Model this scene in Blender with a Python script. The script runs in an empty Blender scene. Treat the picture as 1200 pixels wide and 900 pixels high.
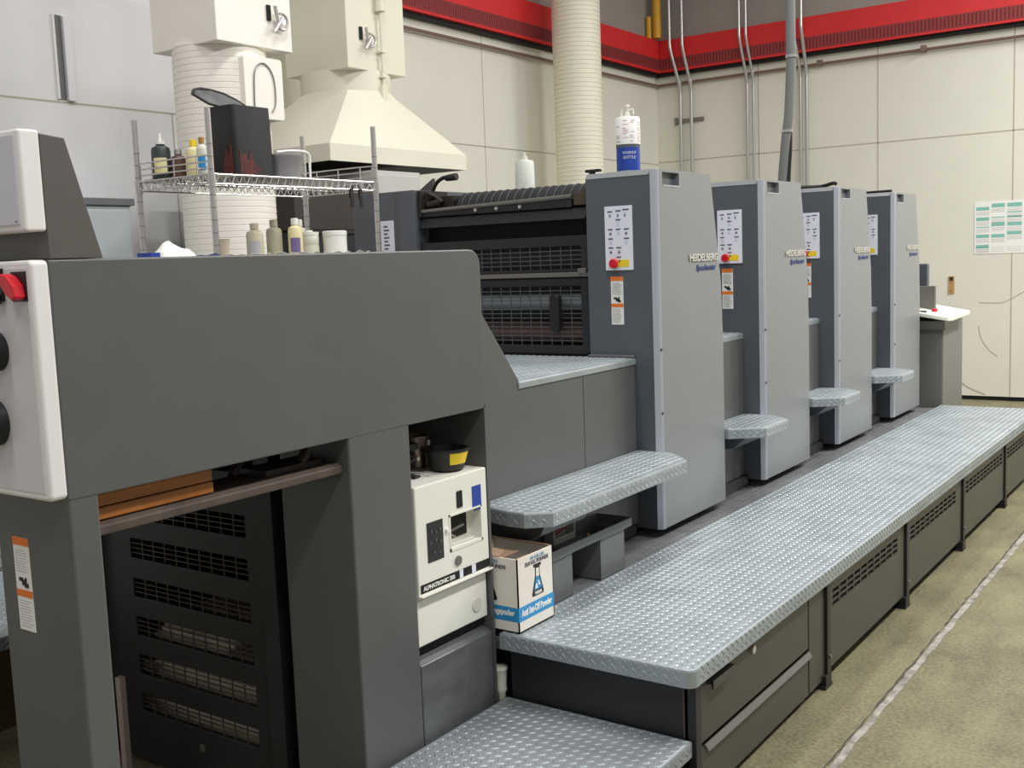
import bpy, bmesh, math, random
from mathutils import Vector, Matrix
random.seed(7)
S = bpy.context.scene
COL = S.collection
PI = math.pi

# ------------------------------------------------------------------ camera
cam = bpy.data.cameras.new('camera'); co = bpy.data.objects.new('camera', cam); COL.objects.link(co)
r_ = Vector((0.81799753, 0.57393977, -0.03838198)); d_ = Vector((0.03432177, -0.11530535, -0.99273697)); f_ = Vector((-0.57419688, 0.81073905, -0.11401812))
m = Matrix((( r_.x, -d_.x, -f_.x, 0), (r_.y, -d_.y, -f_.y, 0), (r_.z, -d_.z, -f_.z, 1.65), (0, 0, 0, 1)))
co.matrix_world = m
cam.sensor_width = 36.0; cam.lens = 1268.7 * 36 / 1200; cam.clip_start = 0.05
S.camera = co
# ------------------------------------------------------------------ light
S.view_settings.view_transform = 'Standard'; S.view_settings.look = 'None'
S.view_settings.exposure = 0.0; S.view_settings.gamma = 1.0
try: S.view_settings.use_curve_mapping = False
except Exception: pass
w = bpy.data.worlds.new('world'); S.world = w; w.use_nodes = True
w.node_tree.nodes['Background'].inputs[0].default_value = (1.0, 0.99, 0.97, 1)
w.node_tree.nodes['Background'].inputs[1].default_value = 0.32
def area(x, y, z, sx, sy, power, rot=(0, 0, 0), col=(1, 0.99, 0.965)):
    l = bpy.data.lights.new('ceiling_lamp', 'AREA'); l.shape = 'RECTANGLE'; l.size = sx; l.size_y = sy; l.energy = power; l.color = col
    o = bpy.data.objects.new('ceiling_lamp', l); COL.objects.link(o); o.location = (x, y, z); o.rotation_euler = rot
for yy, pw in ((0.5, 130), (4.0, 150), (7.5, 200), (10.2, 360)):
    area(1.1, yy, 5.6, 0.5, 1.6, pw)
for yy in (-0.5, 3.2, 7.0):
    area(-2.6, yy, 6.2, 0.5, 1.6, 62 if yy > 5 else 85)

# ------------------------------------------------------------------ helpers
def lin(c):
    return tuple(((v / 255) / 12.92 if v / 255 <= 0.04045 else ((v / 255 + 0.055) / 1.055) ** 2.4) for v in c) + (1,)
MATS = {}
def mat(name, rgb, rough=0.5, metal=0.0, var=0.0, vscale=3.0, bump=0.0, bscale=200.0, spec=0.5, rgb2=None, stretch=None, alpha=None, trans=0):
    if name in MATS: return MATS[name]
    M = bpy.data.materials.new(name); M.use_nodes = True
    nt = M.node_tree; b = nt.nodes['Principled BSDF']; L = nt.links.new
    c = lin(rgb)
    b.inputs['Base Color'].default_value = c; b.inputs['Roughness'].default_value = rough; b.inputs['Metallic'].default_value = metal
    b.inputs['Specular IOR Level'].default_value = spec
    if trans: b.inputs['Transmission Weight'].default_value = trans
    if var or bump:
        tc = nt.nodes.new('ShaderNodeTexCoord'); mp = nt.nodes.new('ShaderNodeMapping'); L(tc.outputs['Object'], mp.inputs[0])
        if stretch: mp.inputs['Scale'].default_value = stretch
    if var:
        n = nt.nodes.new('ShaderNodeTexNoise'); n.inputs['Scale'].default_value = vscale; n.inputs['Detail'].default_value = 6; n.inputs['Roughness'].default_value = 0.65
        L(mp.outputs[0], n.inputs['Vector'])
        cr = nt.nodes.new('ShaderNodeValToRGB'); e = cr.color_ramp.elements
        e[0].position = 0.3; e[1].position = 0.7
        e[0].color = tuple(v * (1 - var) for v in c[:3]) + (1,)
        e[1].color = lin(rgb2) if rgb2 else tuple(min(1, v * (1 + var)) for v in c[:3]) + (1,)
        L(n.outputs[0], cr.inputs[0]); L(cr.outputs[0], b.inputs['Base Color'])
    if bump:
        n2 = nt.nodes.new('ShaderNodeTexNoise'); n2.inputs['Scale'].default_value = bscale; n2.inputs['Detail'].default_value = 3
        L(mp.outputs[0], n2.inputs['Vector'])
        bp = nt.nodes.new('ShaderNodeBump'); bp.inputs['Strength'].default_value = bump; bp.inputs['Distance'].default_value = 0.002
        L(n2.outputs[0], bp.inputs['Height']); L(bp.outputs[0], b.inputs['Normal'])
    MATS[name] = M; return M

M_dark = mat('dark grey machine paint', (92, 93, 92), 0.42, var=0.05, vscale=4, bump=0.12, bscale=500)
M_front = mat('blue grey machine paint', (88, 92, 98), 0.42, var=0.04, vscale=4, bump=0.1, bscale=500)
M_side = mat('mid grey machine paint', (132, 135, 137), 0.36, var=0.03, vscale=3, bump=0.1, bscale=500)
M_trim = mat('pale grey aluminium trim', (176, 180, 190), 0.32, 0.25)
M_tread = mat('tread plate metal', (164, 172, 176), 0.36, 0.4, var=0.14, vscale=5)
M_tread_dark = mat('darker tread plate', (124, 126, 127), 0.45, 0.3, var=0.2, vscale=9)  # darker and duller than the outer tread
M_black = mat('black painted steel', (34, 36, 39), 0.45, var=0.1, vscale=6)
M_blackm = mat('black rubber', (24, 24, 25), 0.5)
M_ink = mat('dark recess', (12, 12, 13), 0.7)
M_chrome = mat('polished steel', (208, 204, 202), 0.3, 0.8)
M_steel = mat('dull steel', (140, 136, 132), 0.4, 0.8)
M_panel = mat('olive grey cabinet panel', (66, 65, 58), 0.4, var=0.06, vscale=5)
M_white = mat('white enamel', (238, 237, 226), 0.4)
M_whitec = mat('white console plastic', (238, 235, 233), 0.4, var=0.02)
M_face = mat('lilac white membrane', (224, 223, 232), 0.4)
M_key = mat('white keypad membrane', (232, 234, 246), 0.4)
M_ink2 = mat('dark grey print', (90, 92, 104), 0.6)
M_grey2 = mat('light grey print', (178, 178, 182), 0.6)
M_red = mat('red plastic', (214, 30, 44), 0.35)
M_yellow = mat('yellow plastic', (246, 214, 50), 0.45)
M_orange = mat('orange print', (236, 122, 40), 0.5)
M_blue = mat('deep blue print', (28, 66, 160), 0.45)
M_navy = mat('navy lettering', (42, 58, 112), 0.45)
M_sky = mat('sky blue print', (44, 146, 204), 0.5)
M_paper = mat('white paper', (240, 240, 236), 0.6)
M_card = mat('cream carton', (236, 230, 218), 0.65, var=0.03, vscale=12)
M_brownc = mat('brown cardboard', (150, 122, 100), 0.75, var=0.1, vscale=10)
M_wood = mat('orange stained wood', (160, 98, 42), 0.5, var=0.3, vscale=3, stretch=(9, 0.8, 9))
M_rust = mat('grimy brown rail', (92, 80, 74), 0.5, 0.3, var=0.3, vscale=14)
M_duct = mat('cream duct paint', (248, 243, 233), 0.5, var=0.03, vscale=3)
M_duct2 = mat('ivory hood paint', (232, 229, 211), 0.45, var=0.02, vscale=3)
M_wall_greylit = mat('wall in greyer light', (224, 224, 226), 0.75, var=0.04, vscale=1.6, bump=0.1, bscale=60)  # cooler, greyer light on the near stretch is mixed into this colour
M_wall = mat('cream wall panel', (225, 223, 211), 0.75, var=0.03, vscale=1.2, bump=0.1, bscale=60)
M_upper = mat('shade toned upper wall', (158, 152, 145), 0.8, var=0.04)  # dim light above the beam is put into this darker wall colour
M_beam = mat('red beam paint', (216, 44, 46), 0.45, var=0.06, vscale=4)
M_beam2 = mat('red slotted strip', (150, 52, 54), 0.55, var=0.1, vscale=20)
M_pipe = mat('galvanised conduit', (186, 186, 182), 0.3, 0.6)
M_copper = mat('brown copper pipe', (128, 104, 92), 0.45, 0.3)
M_ypipe = mat('yellow gas pipe', (214, 160, 28), 0.45)
M_flex = mat('grey flexible conduit', (120, 122, 122), 0.45)
M_seam = mat('panel seam', (178, 174, 160), 0.8)
M_scuff = mat('scuff mark', (176, 174, 160), 0.8)
M_teal = mat('teal print', (130, 190, 178), 0.6)
M_pale = mat('milky plastic', (214, 214, 200), 0.4)
M_clear = mat('translucent bottle plastic', (196, 190, 164), 0.35, var=0.05)
M_cream = mat('cream liquid bottle', (232, 222, 170), 0.4)
M_slate = mat('dark liquid', (58, 66, 68), 0.35)
M_pan = mat('grey plastic pan', (150, 148, 150), 0.45)
M_bin = mat('black ink bin', (26, 26, 27), 0.5, var=0.3, vscale=10)
M_redink = mat('dried red ink', (40, 22, 22), 0.6, var=0.4, vscale=60, rgb2=(112, 34, 32))
M_cloth = mat('white shop cloth', (232, 232, 226), 0.85, var=0.05, vscale=14)
M_rag = mat('grey stained rag', (172, 168, 158), 0.9, var=0.2, vscale=16)
M_nav2 = mat('blue cloth', (34, 46, 92), 0.85)
M_stack = mat('printed paper', (236, 220, 206), 0.8, var=0.25, vscale=10)
M_tray = mat('grey plastic tray', (104, 106, 108), 0.5)
M_cab = mat('pale blue grey cabinet', (196, 204, 208), 0.5)
M_cabt = mat('slate cabinet top', (112, 116, 120), 0.5)
M_oven = mat('brown black oven panel', (52, 44, 40), 0.5, var=0.1)

def NB(): return bmesh.new()
def box(bm, x0, x1, y0, y1, z0, z1):
    v = [bm.verts.new(p) for p in ((x0, y0, z0), (x1, y0, z0), (x1, y1, z0), (x0, y1, z0), (x0, y0, z1), (x1, y0, z1), (x1, y1, z1), (x0, y1, z1))]
    for f in ((0, 3, 2, 1), (4, 5, 6, 7), (0, 1, 5, 4), (1, 2, 6, 5), (2, 3, 7, 6), (3, 0, 4, 7)): bm.faces.new([v[i] for i in f])
    return bm
def B(*a): return box(NB(), *a)
def prism(bm, pts, axis, a, b):
    """extrude a 2-D outline along axis; outline coords are the other two axes in order"""
    def P(u, v, t): return {'X': (t, u, v), 'Y': (u, t, v), 'Z': (u, v, t)}[axis]
    A = [bm.verts.new(P(u, v, a)) for u, v in pts]; C = [bm.verts.new(P(u, v, b)) for u, v in pts]
    n = len(pts)
    bm.faces.new(A); bm.faces.new(C[::-1])
    for i in range(n): bm.faces.new((A[i], C[i], C[(i + 1) % n], A[(i + 1) % n]))
    bmesh.ops.recalc_face_normals(bm, faces=bm.faces); return bm
def cyl(bm, p, q, r1, r2=None, n=20, cap=True):
    if r2 is None: r2 = r1
    p = Vector(p); q = Vector(q); d = (q - p).normalized()
    a = d.orthogonal().normalized(); b = d.cross(a)
    A = [bm.verts.new(p + (a * math.cos(2 * PI * i / n) + b * math.sin(2 * PI * i / n)) * r1) for i in range(n)]
    C = [bm.verts.new(q + (a * math.cos(2 * PI * i / n) + b * math.sin(2 * PI * i / n)) * r2) for i in range(n)]
    for i in range(n): bm.faces.new((A[i], A[(i + 1) % n], C[(i + 1) % n], C[i]))
    if cap: bm.faces.new(A[::-1]); bm.faces.new(C)
    return bm
def tube(bm, pts, r, n=8, cap=True):
    pts = [Vector(p) for p in pts]; rings = []
    up = None
    for i, p in enumerate(pts):
        t = (pts[min(i + 1, len(pts) - 1)] - pts[max(i - 1, 0)]).normalized()
        if up is None: up = t.orthogonal().normalized()
        up = (up - t * up.dot(t)).normalized(); b = t.cross(up)
        rings.append([bm.verts.new(p + (up * math.cos(2 * PI * k / n) + b * math.sin(2 * PI * k / n)) * r) for k in range(n)])
    for A, C in zip(rings, rings[1:]):
        for k in range(n): bm.faces.new((A[k], A[(k + 1) % n], C[(k + 1) % n], C[k]))
    if cap: bm.faces.new(rings[0][::-1]); bm.faces.new(rings[-1])
    return bm
def lathe(bm, prof, c, n=24):
    x, y = c; rings = []
    for r, z in prof:
        rings.append([bm.verts.new((x + max(r, 1e-4) * math.cos(2 * PI * i / n), y + max(r, 1e-4) * math.sin(2 * PI * i / n), z)) for i in range(n)])
    for A, C in zip(rings, rings[1:]):
        for i in range(n): bm.faces.new((A[i], A[(i + 1) % n], C[(i + 1) % n], C[i]))
    bm.faces.new(rings[0][::-1]); bm.faces.new(rings[-1]); return bm
def smooth_path(pts, k=6):
    P = [Vector(p) for p in pts]; out = []
    for i in range(len(P) - 1):
        p0 = P[max(i - 1, 0)]; p1 = P[i]; p2 = P[i + 1]; p3 = P[min(i + 2, len(P) - 1)]
        for j in range(k):
            t = j / k
            out.append(0.5 * ((2 * p1) + (p2 - p0) * t + (2 * p0 - 5 * p1 + 4 * p2 - p3) * t * t + (3 * p1 - p0 - 3 * p2 + p3) * t ** 3))
    out.append(P[-1]); return out
def rrect(u0, u1, v0, v1, r, n=5, corners=(1, 1, 1, 1)):
    """rounded outline; corners = lower-left, lower-right, upper-right, upper-left"""
    out = []
    for (cu, cv, a0, su, sv), on in zip(((u0, v0, PI, 1, 1), (u1, v0, 1.5 * PI, -1, 1), (u1, v1, 0, -1, -1), (u0, v1, PI / 2, 1, -1)), corners):
        if not on: out.append((cu, cv)); continue
        for i in range(n + 1):
            a = a0 + i / n * PI / 2
            out.append((cu + su * r + r * math.cos(a), cv + sv * r + r * math.sin(a)))
    return out
def obj(name, bm, mt, parent=None, bevel=0, smooth=False, seg=2):
    me = bpy.data.meshes.new(name)
    bmesh.ops.recalc_face_normals(bm, faces=bm.faces)
    bm.to_mesh(me); bm.free()
    o = bpy.data.objects.new(name, me); COL.objects.link(o); me.materials.append(mt)
    if smooth:
        for p in me.polygons: p.use_smooth = True
        me.set_sharp_from_angle(angle=math.radians(40))
    if bevel:
        b = o.modifiers.new('bevel', 'BEVEL'); b.width = bevel; b.segments = seg; b.limit_method = 'ANGLE'; b.angle_limit = math.radians(40)
    if parent:
        o.parent = parent; o.location = -Vector(parent.get('_o', (0, 0, 0)))
    return o
def each(name, bm, mt, parent=None, **k):
    """every separate piece of bm becomes a part of its own"""
    left = set(bm.verts); out = []
    while left:
        st = [left.pop()]; isl = set(st)
        while st:
            for e in st.pop().link_edges:
                for v in e.verts:
                    if v in left: left.discard(v); isl.add(v); st.append(v)
        nb = bmesh.new(); mp = {v: nb.verts.new(v.co) for v in isl}
        for f in bm.faces:
            if f.verts[0] in isl: nb.faces.new([mp[v] for v in f.verts])
        out.append(obj(name, nb, mt, parent, **k))
    bm.free(); return out
def tag(o, label, cat, group=None, kind=None):
    o['label'] = label; o['category'] = cat
    if group: o['group'] = group
    if kind: o['kind'] = kind
    return o
def thing(name, loc, label, cat, group=None):
    o = bpy.data.objects.new(name, None); COL.objects.link(o); o.location = loc; o['_o'] = tuple(loc); o.empty_display_size = 0.05
    return tag(o, label, cat, group)
def struct(name, bm, mt, **k):
    o = obj(name, bm, mt, **k); o['kind'] = 'structure'; return o
def cut(o, cutters):
    """subtract boxes from a mesh object and keep the result as its mesh"""
    bm = NB()
    for c in cutters: box(bm, *c)
    me = bpy.data.meshes.new('cutter'); bm.to_mesh(me); bm.free()
    c = bpy.data.objects.new('cutter', me); COL.objects.link(c)
    if o.parent: c.location = Vector((0, 0, 0))
    par = o.parent; loc = o.location.copy(); o.parent = None; o.location = (0, 0, 0)
    md = o.modifiers.new('cut', 'BOOLEAN'); md.operation = 'DIFFERENCE'; md.object = c; md.solver = 'EXACT'
    keep = [x for x in o.modifiers if x.type == 'BEVEL']
    for x in keep: x.show_viewport = False
    dg = bpy.context.evaluated_depsgraph_get(); dg.update()
    nm = bpy.data.meshes.new_from_object(o.evaluated_get(dg))
    o.modifiers.remove(md); o.data = nm
    for x in keep: x.show_viewport = True
    o.parent = par; o.location = loc
    bpy.data.objects.remove(c); return o
def dup(o, parent=None, dy=0):
    c = o.copy(); COL.objects.link(c)
    if parent: c.parent = parent
    else: c.location = c.location + Vector((0, dy, 0))
    for ch in list(o.children): dup(ch, c)
    return c
# decals: thin plates lying on a vertical face.  F = (axis, plane): 'X' = face looking to +X (u = y), 'Y' = face looking to -Y (u = x)
def dec(bm, F, u0, u1, v0, v1, e=0.0008, lift=0.0):
    ax, p = F
    if ax == 'X': box(bm, p + lift, p + lift + e, u0, u1, v0, v1)
    else: box(bm, u0, u1, p - lift - e, p - lift, v0, v1)
    return bm
def text(name, s, size, F, u, v, mt, parent, width=None, extrude=0.0004, lift=0.001, bold=0.0, shear=0.0, align='LEFT', height=None):
    cu = bpy.data.curves.new('t', 'FONT'); cu.body = s; cu.size = size; cu.extrude = extrude; cu.offset = bold; cu.shear = shear; cu.align_x = align; cu.resolution_u = 3
    t = bpy.data.objects.new('t', cu); COL.objects.link(t)
    dg = bpy.context.evaluated_depsgraph_get(); dg.update()
    me = bpy.data.meshes.new_from_object(t.evaluated_get(dg)); bpy.data.objects.remove(t)
    xs = [q.co.x for q in me.vertices]; ys = [q.co.y for q in me.vertices]
    sx = width / (max(xs) - min(xs)) if width else 1
    sy = height / (max(ys) - min(ys)) if height else 1
    ax, p = F
    for q in me.vertices:
        a, b, c = (q.co.x - min(xs)) * sx, (q.co.y - (min(ys) if height else 0)) * sy, q.co.z + extrude
        q.co = (p + lift + c, u + a, v + b) if ax == 'X' else (u + a, p - lift - c, v + b)
    me.name = name
    o = bpy.data.objects.new(name, me); COL.objects.link(o); me.materials.clear(); me.materials.append(mt)
    if parent: o.parent = parent; o.location = -Vector(parent.get('_o', (0, 0, 0)))
    return o
def inside(poly, x, y, mg):
    n = len(poly); c = True
    s = sum(poly[i][0] * poly[(i + 1) % n][1] - poly[(i + 1) % n][0] * poly[i][1] for i in range(n))
    for i in range(n):
        ax, ay = poly[i]; bx, by = poly[(i + 1) % n]
        l = math.hypot(bx - ax, by - ay)
        d = ((bx - ax) * (y - ay) - (by - ay) * (x - ax)) / l
        if s < 0: d = -d
        if d < mg: return False
    return True
def lugs(bm, O, U, V, poly, su=0.0175, sv=0.035, ln=0.0125, wd=0.0042, h=0.0022):
    """raised diamond-plate lugs on the plane O + u U + v V inside a convex outline"""
    O = Vector(O); U = Vector(U); V = Vector(V); N = U.cross(V)
    us = [p[0] for p in poly]; vs = [p[1] for p in poly]
    i = 0; u = min(us)
    while u < max(us):
        v = min(vs) + (sv / 2 if i % 2 else 0)
        sg = 1 if i % 2 else -1
        while v < max(vs):
            if inside(poly, u, v, 0.011):
                a = (0.7071, 0.7071 * sg); b = (-a[1], a[0])
                def P(k, l, hh): return O + U * (u + a[0] * k + b[0] * l) + V * (v + a[1] * k + b[1] * l) + N * hh
                base = [bm.verts.new(P(k, l, 0)) for k, l in ((-ln, 0), (-ln * .35, -wd), (ln * .35, -wd), (ln, 0), (ln * .35, wd), (-ln * .35, wd))]
                t0 = bm.verts.new(P(-ln * .5, 0, h)); t1 = bm.verts.new(P(ln * .5, 0, h))
                for f in ((base[0], base[1], t0), (base[1], base[2], t1, t0), (base[2], base[3], t1), (base[3], base[4], t1), (base[4], base[5], t0, t1), (base[5], base[0], t0)): bm.faces.new(f)
            v += sv
        u += su; i += 1
def tread(poly, z, lip, sides=()):
    """a bent tread-plate top: outline in XY, thickness lip, lugs on top and on the named outline edges"""
    bm = NB(); e = 0.008
    n = len(poly); cx = sum(p[0] for p in poly) / n; cy = sum(p[1] for p in poly) / n
    s = sum(poly[i][0] * poly[(i + 1) % n][1] - poly[(i + 1) % n][0] * poly[i][1] for i in range(n))
    if s < 0: poly = poly[::-1]
    rings = []
    for inset, zz in ((0, z - lip), (0, z - e), (e * 0.3, z - e * 0.3), (e, z)):
        ring = []
        for i in range(n):
            p0 = Vector(poly[i - 1]); p1 = Vector(poly[i]); p2 = Vector(poly[(i + 1) % n])
            n1 = Vector((-(p1 - p0).y, (p1 - p0).x)).normalized(); n2 = Vector((-(p2 - p1).y, (p2 - p1).x)).normalized()
            mm = (n1 + n2); mm = mm / (1 + n1.dot(n2))
            q = p1 + mm * inset; ring.append(bm.verts.new((q.x, q.y, zz)))
        rings.append(ring)
    for A, C in zip(rings, rings[1:]):
        for i in range(n): bm.faces.new((A[i], A[(i + 1) % n], C[(i + 1) % n], C[i]))
    bm.faces.new(rings[-1]); bm.faces.new(rings[0][::-1])
    lugs(bm, (0, 0, z), (1, 0, 0), (0, 1, 0), poly)
    for i in sides:
        a = Vector((*poly[i], z - lip)); b = Vector((*poly[(i + 1) % n], z - lip)); d = (b - a); L = d.length; d.normalize()
        lugs(bm, a, d, Vector((0, 0, 1)), [(0, -0.006), (L, -0.006), (L, lip + 0.002), (0, lip + 0.002)], su=0.0175, sv=0.026)
    return bm

# ================================================================== setting
XW, YW = -6.19, 12.0
struct('floor', B(-9, 6, -4, 12.3, -0.1, 0), None or mat('floor_tmp', (150, 140, 110)))
FL = bpy.data.materials.new('stained concrete floor'); FL.use_nodes = True
def build_floor():
    nt = FL.node_tree; L = nt.links.new; b = nt.nodes['Principled BSDF']
    tc = nt.nodes.new('ShaderNodeTexCoord')
    def noise(scale, detail=6, stretch=None):
        mp = nt.nodes.new('ShaderNodeMapping'); L(tc.outputs['Object'], mp.inputs[0])
        if stretch: mp.inputs['Scale'].default_value = stretch
        n = nt.nodes.new('ShaderNodeTexNoise'); n.inputs['Scale'].default_value = scale; n.inputs['Detail'].default_value = detail; n.inputs['Roughness'].default_value = 0.65
        L(mp.outputs[0], n.inputs['Vector']); return n
    def ramp(n, stops):
        r = nt.nodes.new('ShaderNodeValToRGB'); e = r.color_ramp.elements
        e[0].position, e[0].color = stops[0][0], lin(stops[0][1]); e[1].position, e[1].color = stops[-1][0], lin(stops[-1][1])
        for p, c in stops[1:-1]:
            q = e.new(p); q.color = lin(c)
        L(n.outputs[0], r.inputs[0]); return r
    a = ramp(noise(1.6, 8), [(0.32, (74, 69, 52)), (0.46, (110, 105, 76)), (0.66, (136, 131, 95))])
    c = ramp(noise(4.5, 13, (1.5, 0.6, 1)), [(0.34, (62, 56, 44)), (0.46, (104, 97, 74)), (0.58, (130, 125, 92)), (0.74, (162, 156, 130))])
    g = ramp(noise(70, 4), [(0.36, (58, 54, 42)), (0.64, (168, 162, 132))])
    m1 = nt.nodes.new('ShaderNodeMix'); m1.data_type = 'RGBA'; m1.inputs[0].default_value = 0.42; L(a.outputs[0], m1.inputs[6]); L(c.outputs[0], m1.inputs[7])
    m2 = nt.nodes.new('ShaderNodeMix'); m2.data_type = 'RGBA'; m2.inputs[0].default_value = 0.3; L(m1.outputs[2], m2.inputs[6]); L(g.outputs[0], m2.inputs[7])
    L(m2.outputs[2], b.inputs['Base Color']); b.inputs['Roughness'].default_value = 0.5
build_floor()
bpy.data.objects['floor'].data.materials[0] = FL
def jag(bm, x, y0, y1, w, z):
    y = y0; pl = None
    while y < y1:
        a = x - w / 2 + random.uniform(-.004, .004); b = x + w / 2 + random.uniform(-.005, .005)
        q = (bm.verts.new((a, y, z)), bm.verts.new((b, y, z)))
        if pl: bm.faces.new((pl[0], pl[1], q[1], q[0]))
        pl = q; y += 0.05
    return bm
o = struct('trim_1', jag(NB(), -1.106, -1, 12, 0.024, 0.0015), mat('floor joint sealant', (128, 122, 110), 0.7, var=0.5, vscale=14, rgb2=(176, 172, 164))); o['label'] = 'grey sealed joint running along the concrete floor'
o = struct('trim_2', jag(NB(), -1.126, -1, 12, 0.008, 0.001), mat('floor joint gap', (70, 64, 54), 0.8)); o['label'] = 'dark gap beside the sealed floor joint'
# walls with panel seams
wl = struct('wall_left', B(XW - 0.2, XW, 5.3, YW + 0.2, 0, 3.8), M_wall)
struct('wall_left_grey', B(XW - 0.2, XW, -4, 5.3, 0, 3.8), M_wall_greylit)  # same wall as wall_left, with its greyer light painted in
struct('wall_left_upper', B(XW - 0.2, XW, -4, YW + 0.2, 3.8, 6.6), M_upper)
struct('wall_back', B(XW, 5, YW, YW + 0.2, 0.045, 3.8), M_wall)
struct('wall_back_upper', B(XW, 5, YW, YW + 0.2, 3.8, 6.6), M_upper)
struct('baseboard_back', B(XW, 5, YW + 0.02, YW + 0.2, 0, 0.045), M_ink)
bm = NB()
for zz in (2.725,): box(bm, XW, XW + 0.0015, -4, YW, zz - 0.006, zz + 0.006)
for yy in (-1.2, 2.0, 4.86): box(bm, XW, XW + 0.0015, yy - 0.005, yy + 0.005, 0, 2.725)
for yy in (8.45,): box(bm, XW, XW + 0.0015, yy - 0.005, yy + 0.005, 0, 3.8)
struct('trim_3', bm, M_seam)
bm = NB(); box(bm, XW, 5, YW - 0.0015, YW, 2.742, 2.754)
for i in range(-2, 7): xx = -2.21 + (i - 1) * 1.347; 0 if xx < XW + .05 else box(bm, xx - 0.006, xx + 0.006, YW - 0.0015, YW, 0.05, 3.8)
struct('trim_4', bm, M_seam)
# scuffs on the back wall
def scuff(pts, wd, label):
    o = obj('wall_scuff', tube(NB(), smooth_path([(x, YW - 0.0003, z) for x, z in pts], 8), wd, 6), M_scuff)
    for v in o.data.vertices: v.co.y = YW - 0.0004 - 0.06 * (YW - v.co.y)
    tag(o, label, 'mark', 'scuffs on the back wall')
scuff([(-2.52, 1.02), (-2.36, 1.015), (-2.26, 1.03), (-2.05, 1.15), (-1.9, 1.22)], 0.006, 'long grey scuff rising to the right on back wall below the chart')
scuff([(-2.52, .78), (-2.50, .66), (-2.42, .53), (-2.33, .46)], 0.006, 'curved grey scuff on back wall beside white console desk')
scuff([(-2.77, .24), (-2.62, .13), (-2.45, .06)], 0.010, 'faint grey scuff near the foot of the back wall')

# red beams
def beam(name, along, a, b, label):
    t = thing(name, ((XW, (a + b) / 2, 3.7) if along == 'Y' else ((a + b) / 2, YW, 3.7)), label, 'beam', 'red wall beams')
    d = 0.10
    if along == 'Y':
        obj('web', B(XW + 0.001, XW + d, a, b, 3.79, 4.16), M_beam, t)
        obj('slotted_strip', B(XW + d, XW + d + 0.004, a, b, 3.815, 3.945), M_beam2, t)
        obj('under_beam_shadow', B(XW + 0.001, XW + d * 0.6, a, b, 3.75, 3.79), M_ink, t)  # black strip stands for the shadow below the beam
        bm = NB(); y = a + 0.02
        while y < b - 0.03: box(bm, XW + d + 0.004, XW + d + 0.006, y, y + 0.008, 3.825, 3.935); y += 0.026
    else:
        obj('web', B(a, b, YW - d, YW - 0.001, 3.79, 4.16), M_beam, t)
        obj('slotted_strip', B(a, b, YW - d - 0.004, YW - d, 3.815, 3.945), M_beam2, t)
        obj('under_beam_shadow', B(a, b, YW - d * 0.6, YW - 0.001, 3.75, 3.79), M_ink, t)  # shadow below the beam, drawn as a black strip
        bm = NB(); y = a + 0.1
        while y < b - 0.03: box(bm, y, y + 0.012, YW - d - 0.006, YW - d - 0.004, 3.825, 3.935); y += 0.038
    obj('slots', bm, mat('slot shade', (96, 34, 36), 0.7), t)
beam('wall_beam', 'Y', 3.0, YW - 0.11, 'red beam with a slotted lower strip running along the left wall behind the ducts')
beam('wall_beam', 'X', XW + 0.001, 5, 'red beam with a slotted lower strip running along the back wall behind the conduits')
o = obj('wall_pipe', tube(NB(), [(XW + 0.04, 2, 3.65), (XW + 0.04, YW - 0.06, 3.65)], 0.016), M_copper); tag(o, 'thin brown pipe along the left wall under the red beam', 'pipe', 'brown wall pipes')
bm = tube(NB(), [(XW + 0.02, YW - 0.04, 3.65), (5, YW - 0.04, 3.65)], 0.016)
for x in (-4.2, -3.1, -2.0): box(bm, x, x + 0.05, YW - 0.07, YW - 0.001, 3.63, 3.69)
o = obj('wall_pipe', bm, M_copper); tag(o, 'thin brown pipe with brackets along the back wall under the red beam', 'pipe', 'brown wall pipes')
# conduits on the back wall (they jog out to pass the beam)
def conduit(x, xt, label, r=0.02, gold=False):
    p = [(xt, YW - 0.16, 6.4), (xt, YW - 0.16, 4.25), (xt, YW - 0.16, 4.12), (xt + (x - xt) * .12, YW - 0.15, 4.0), (xt + (x - xt) * .85, YW - 0.07, 3.68), (x, YW - 0.045, 3.54), (x, YW - 0.045, 3.4), (x, YW - 0.045, 0.2)]
    o = obj('conduit', tube(NB(), smooth_path(p, 6), r, 10), M_pipe, smooth=True); tag(o, label, 'conduit', 'conduits on the back wall')
conduit(-5.86, -5.93, 'leftmost shiny vertical conduit on back wall, nearest the corner')
conduit(-5.72, -5.77, 'shiny vertical conduit second from the corner, held by the short strut')
conduit(-5.02, -5.06, 'third shiny conduit from the corner, left one of the middle pair', 0.017)
conduit(-4.945, -4.98, 'fourth shiny conduit from the corner, right one of the middle pair', 0.015)
conduit(-4.393, -4.43, 'fifth shiny conduit from the corner, just right of the grey flexible cable', 0.017)
conduit(-4.322, -4.34, 'rightmost shiny vertical conduit on back wall', 0.019)
o = obj('strut_bracket', box(B(-5.94, -5.58, YW - 0.025, YW - 0.001, 3.19, 3.235), -5.95, -5.92, YW - 0.03, YW - 0.001, 3.17, 3.255), M_steel); tag(o, 'short steel strut bracket behind the two conduits nearest the corner', 'bracket')
bm = tube(NB(), [(-6.06, YW - 0.22, 6.4), (-6.06, YW - 0.22, 4.17)], 0.05, 14)
o = obj('gas_pipe', bm, M_ypipe, smooth=True); tag(o, 'tall thick yellow gas pipe standing behind red beam in the corner', 'pipe', 'yellow gas pipes')
bm = tube(NB(), smooth_path([(-6.15, YW - 0.25, 4.17), (-6.15, YW - 0.25, 4.35), (-6.15, YW - 0.25, 4.42)], 4), 0.035, 12); 
o = obj('gas_pipe', bm, M_ypipe, smooth=True); tag(o, 'short yellow pipe stub left of the tall yellow gas pipe', 'pipe', 'yellow gas pipes')
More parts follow.
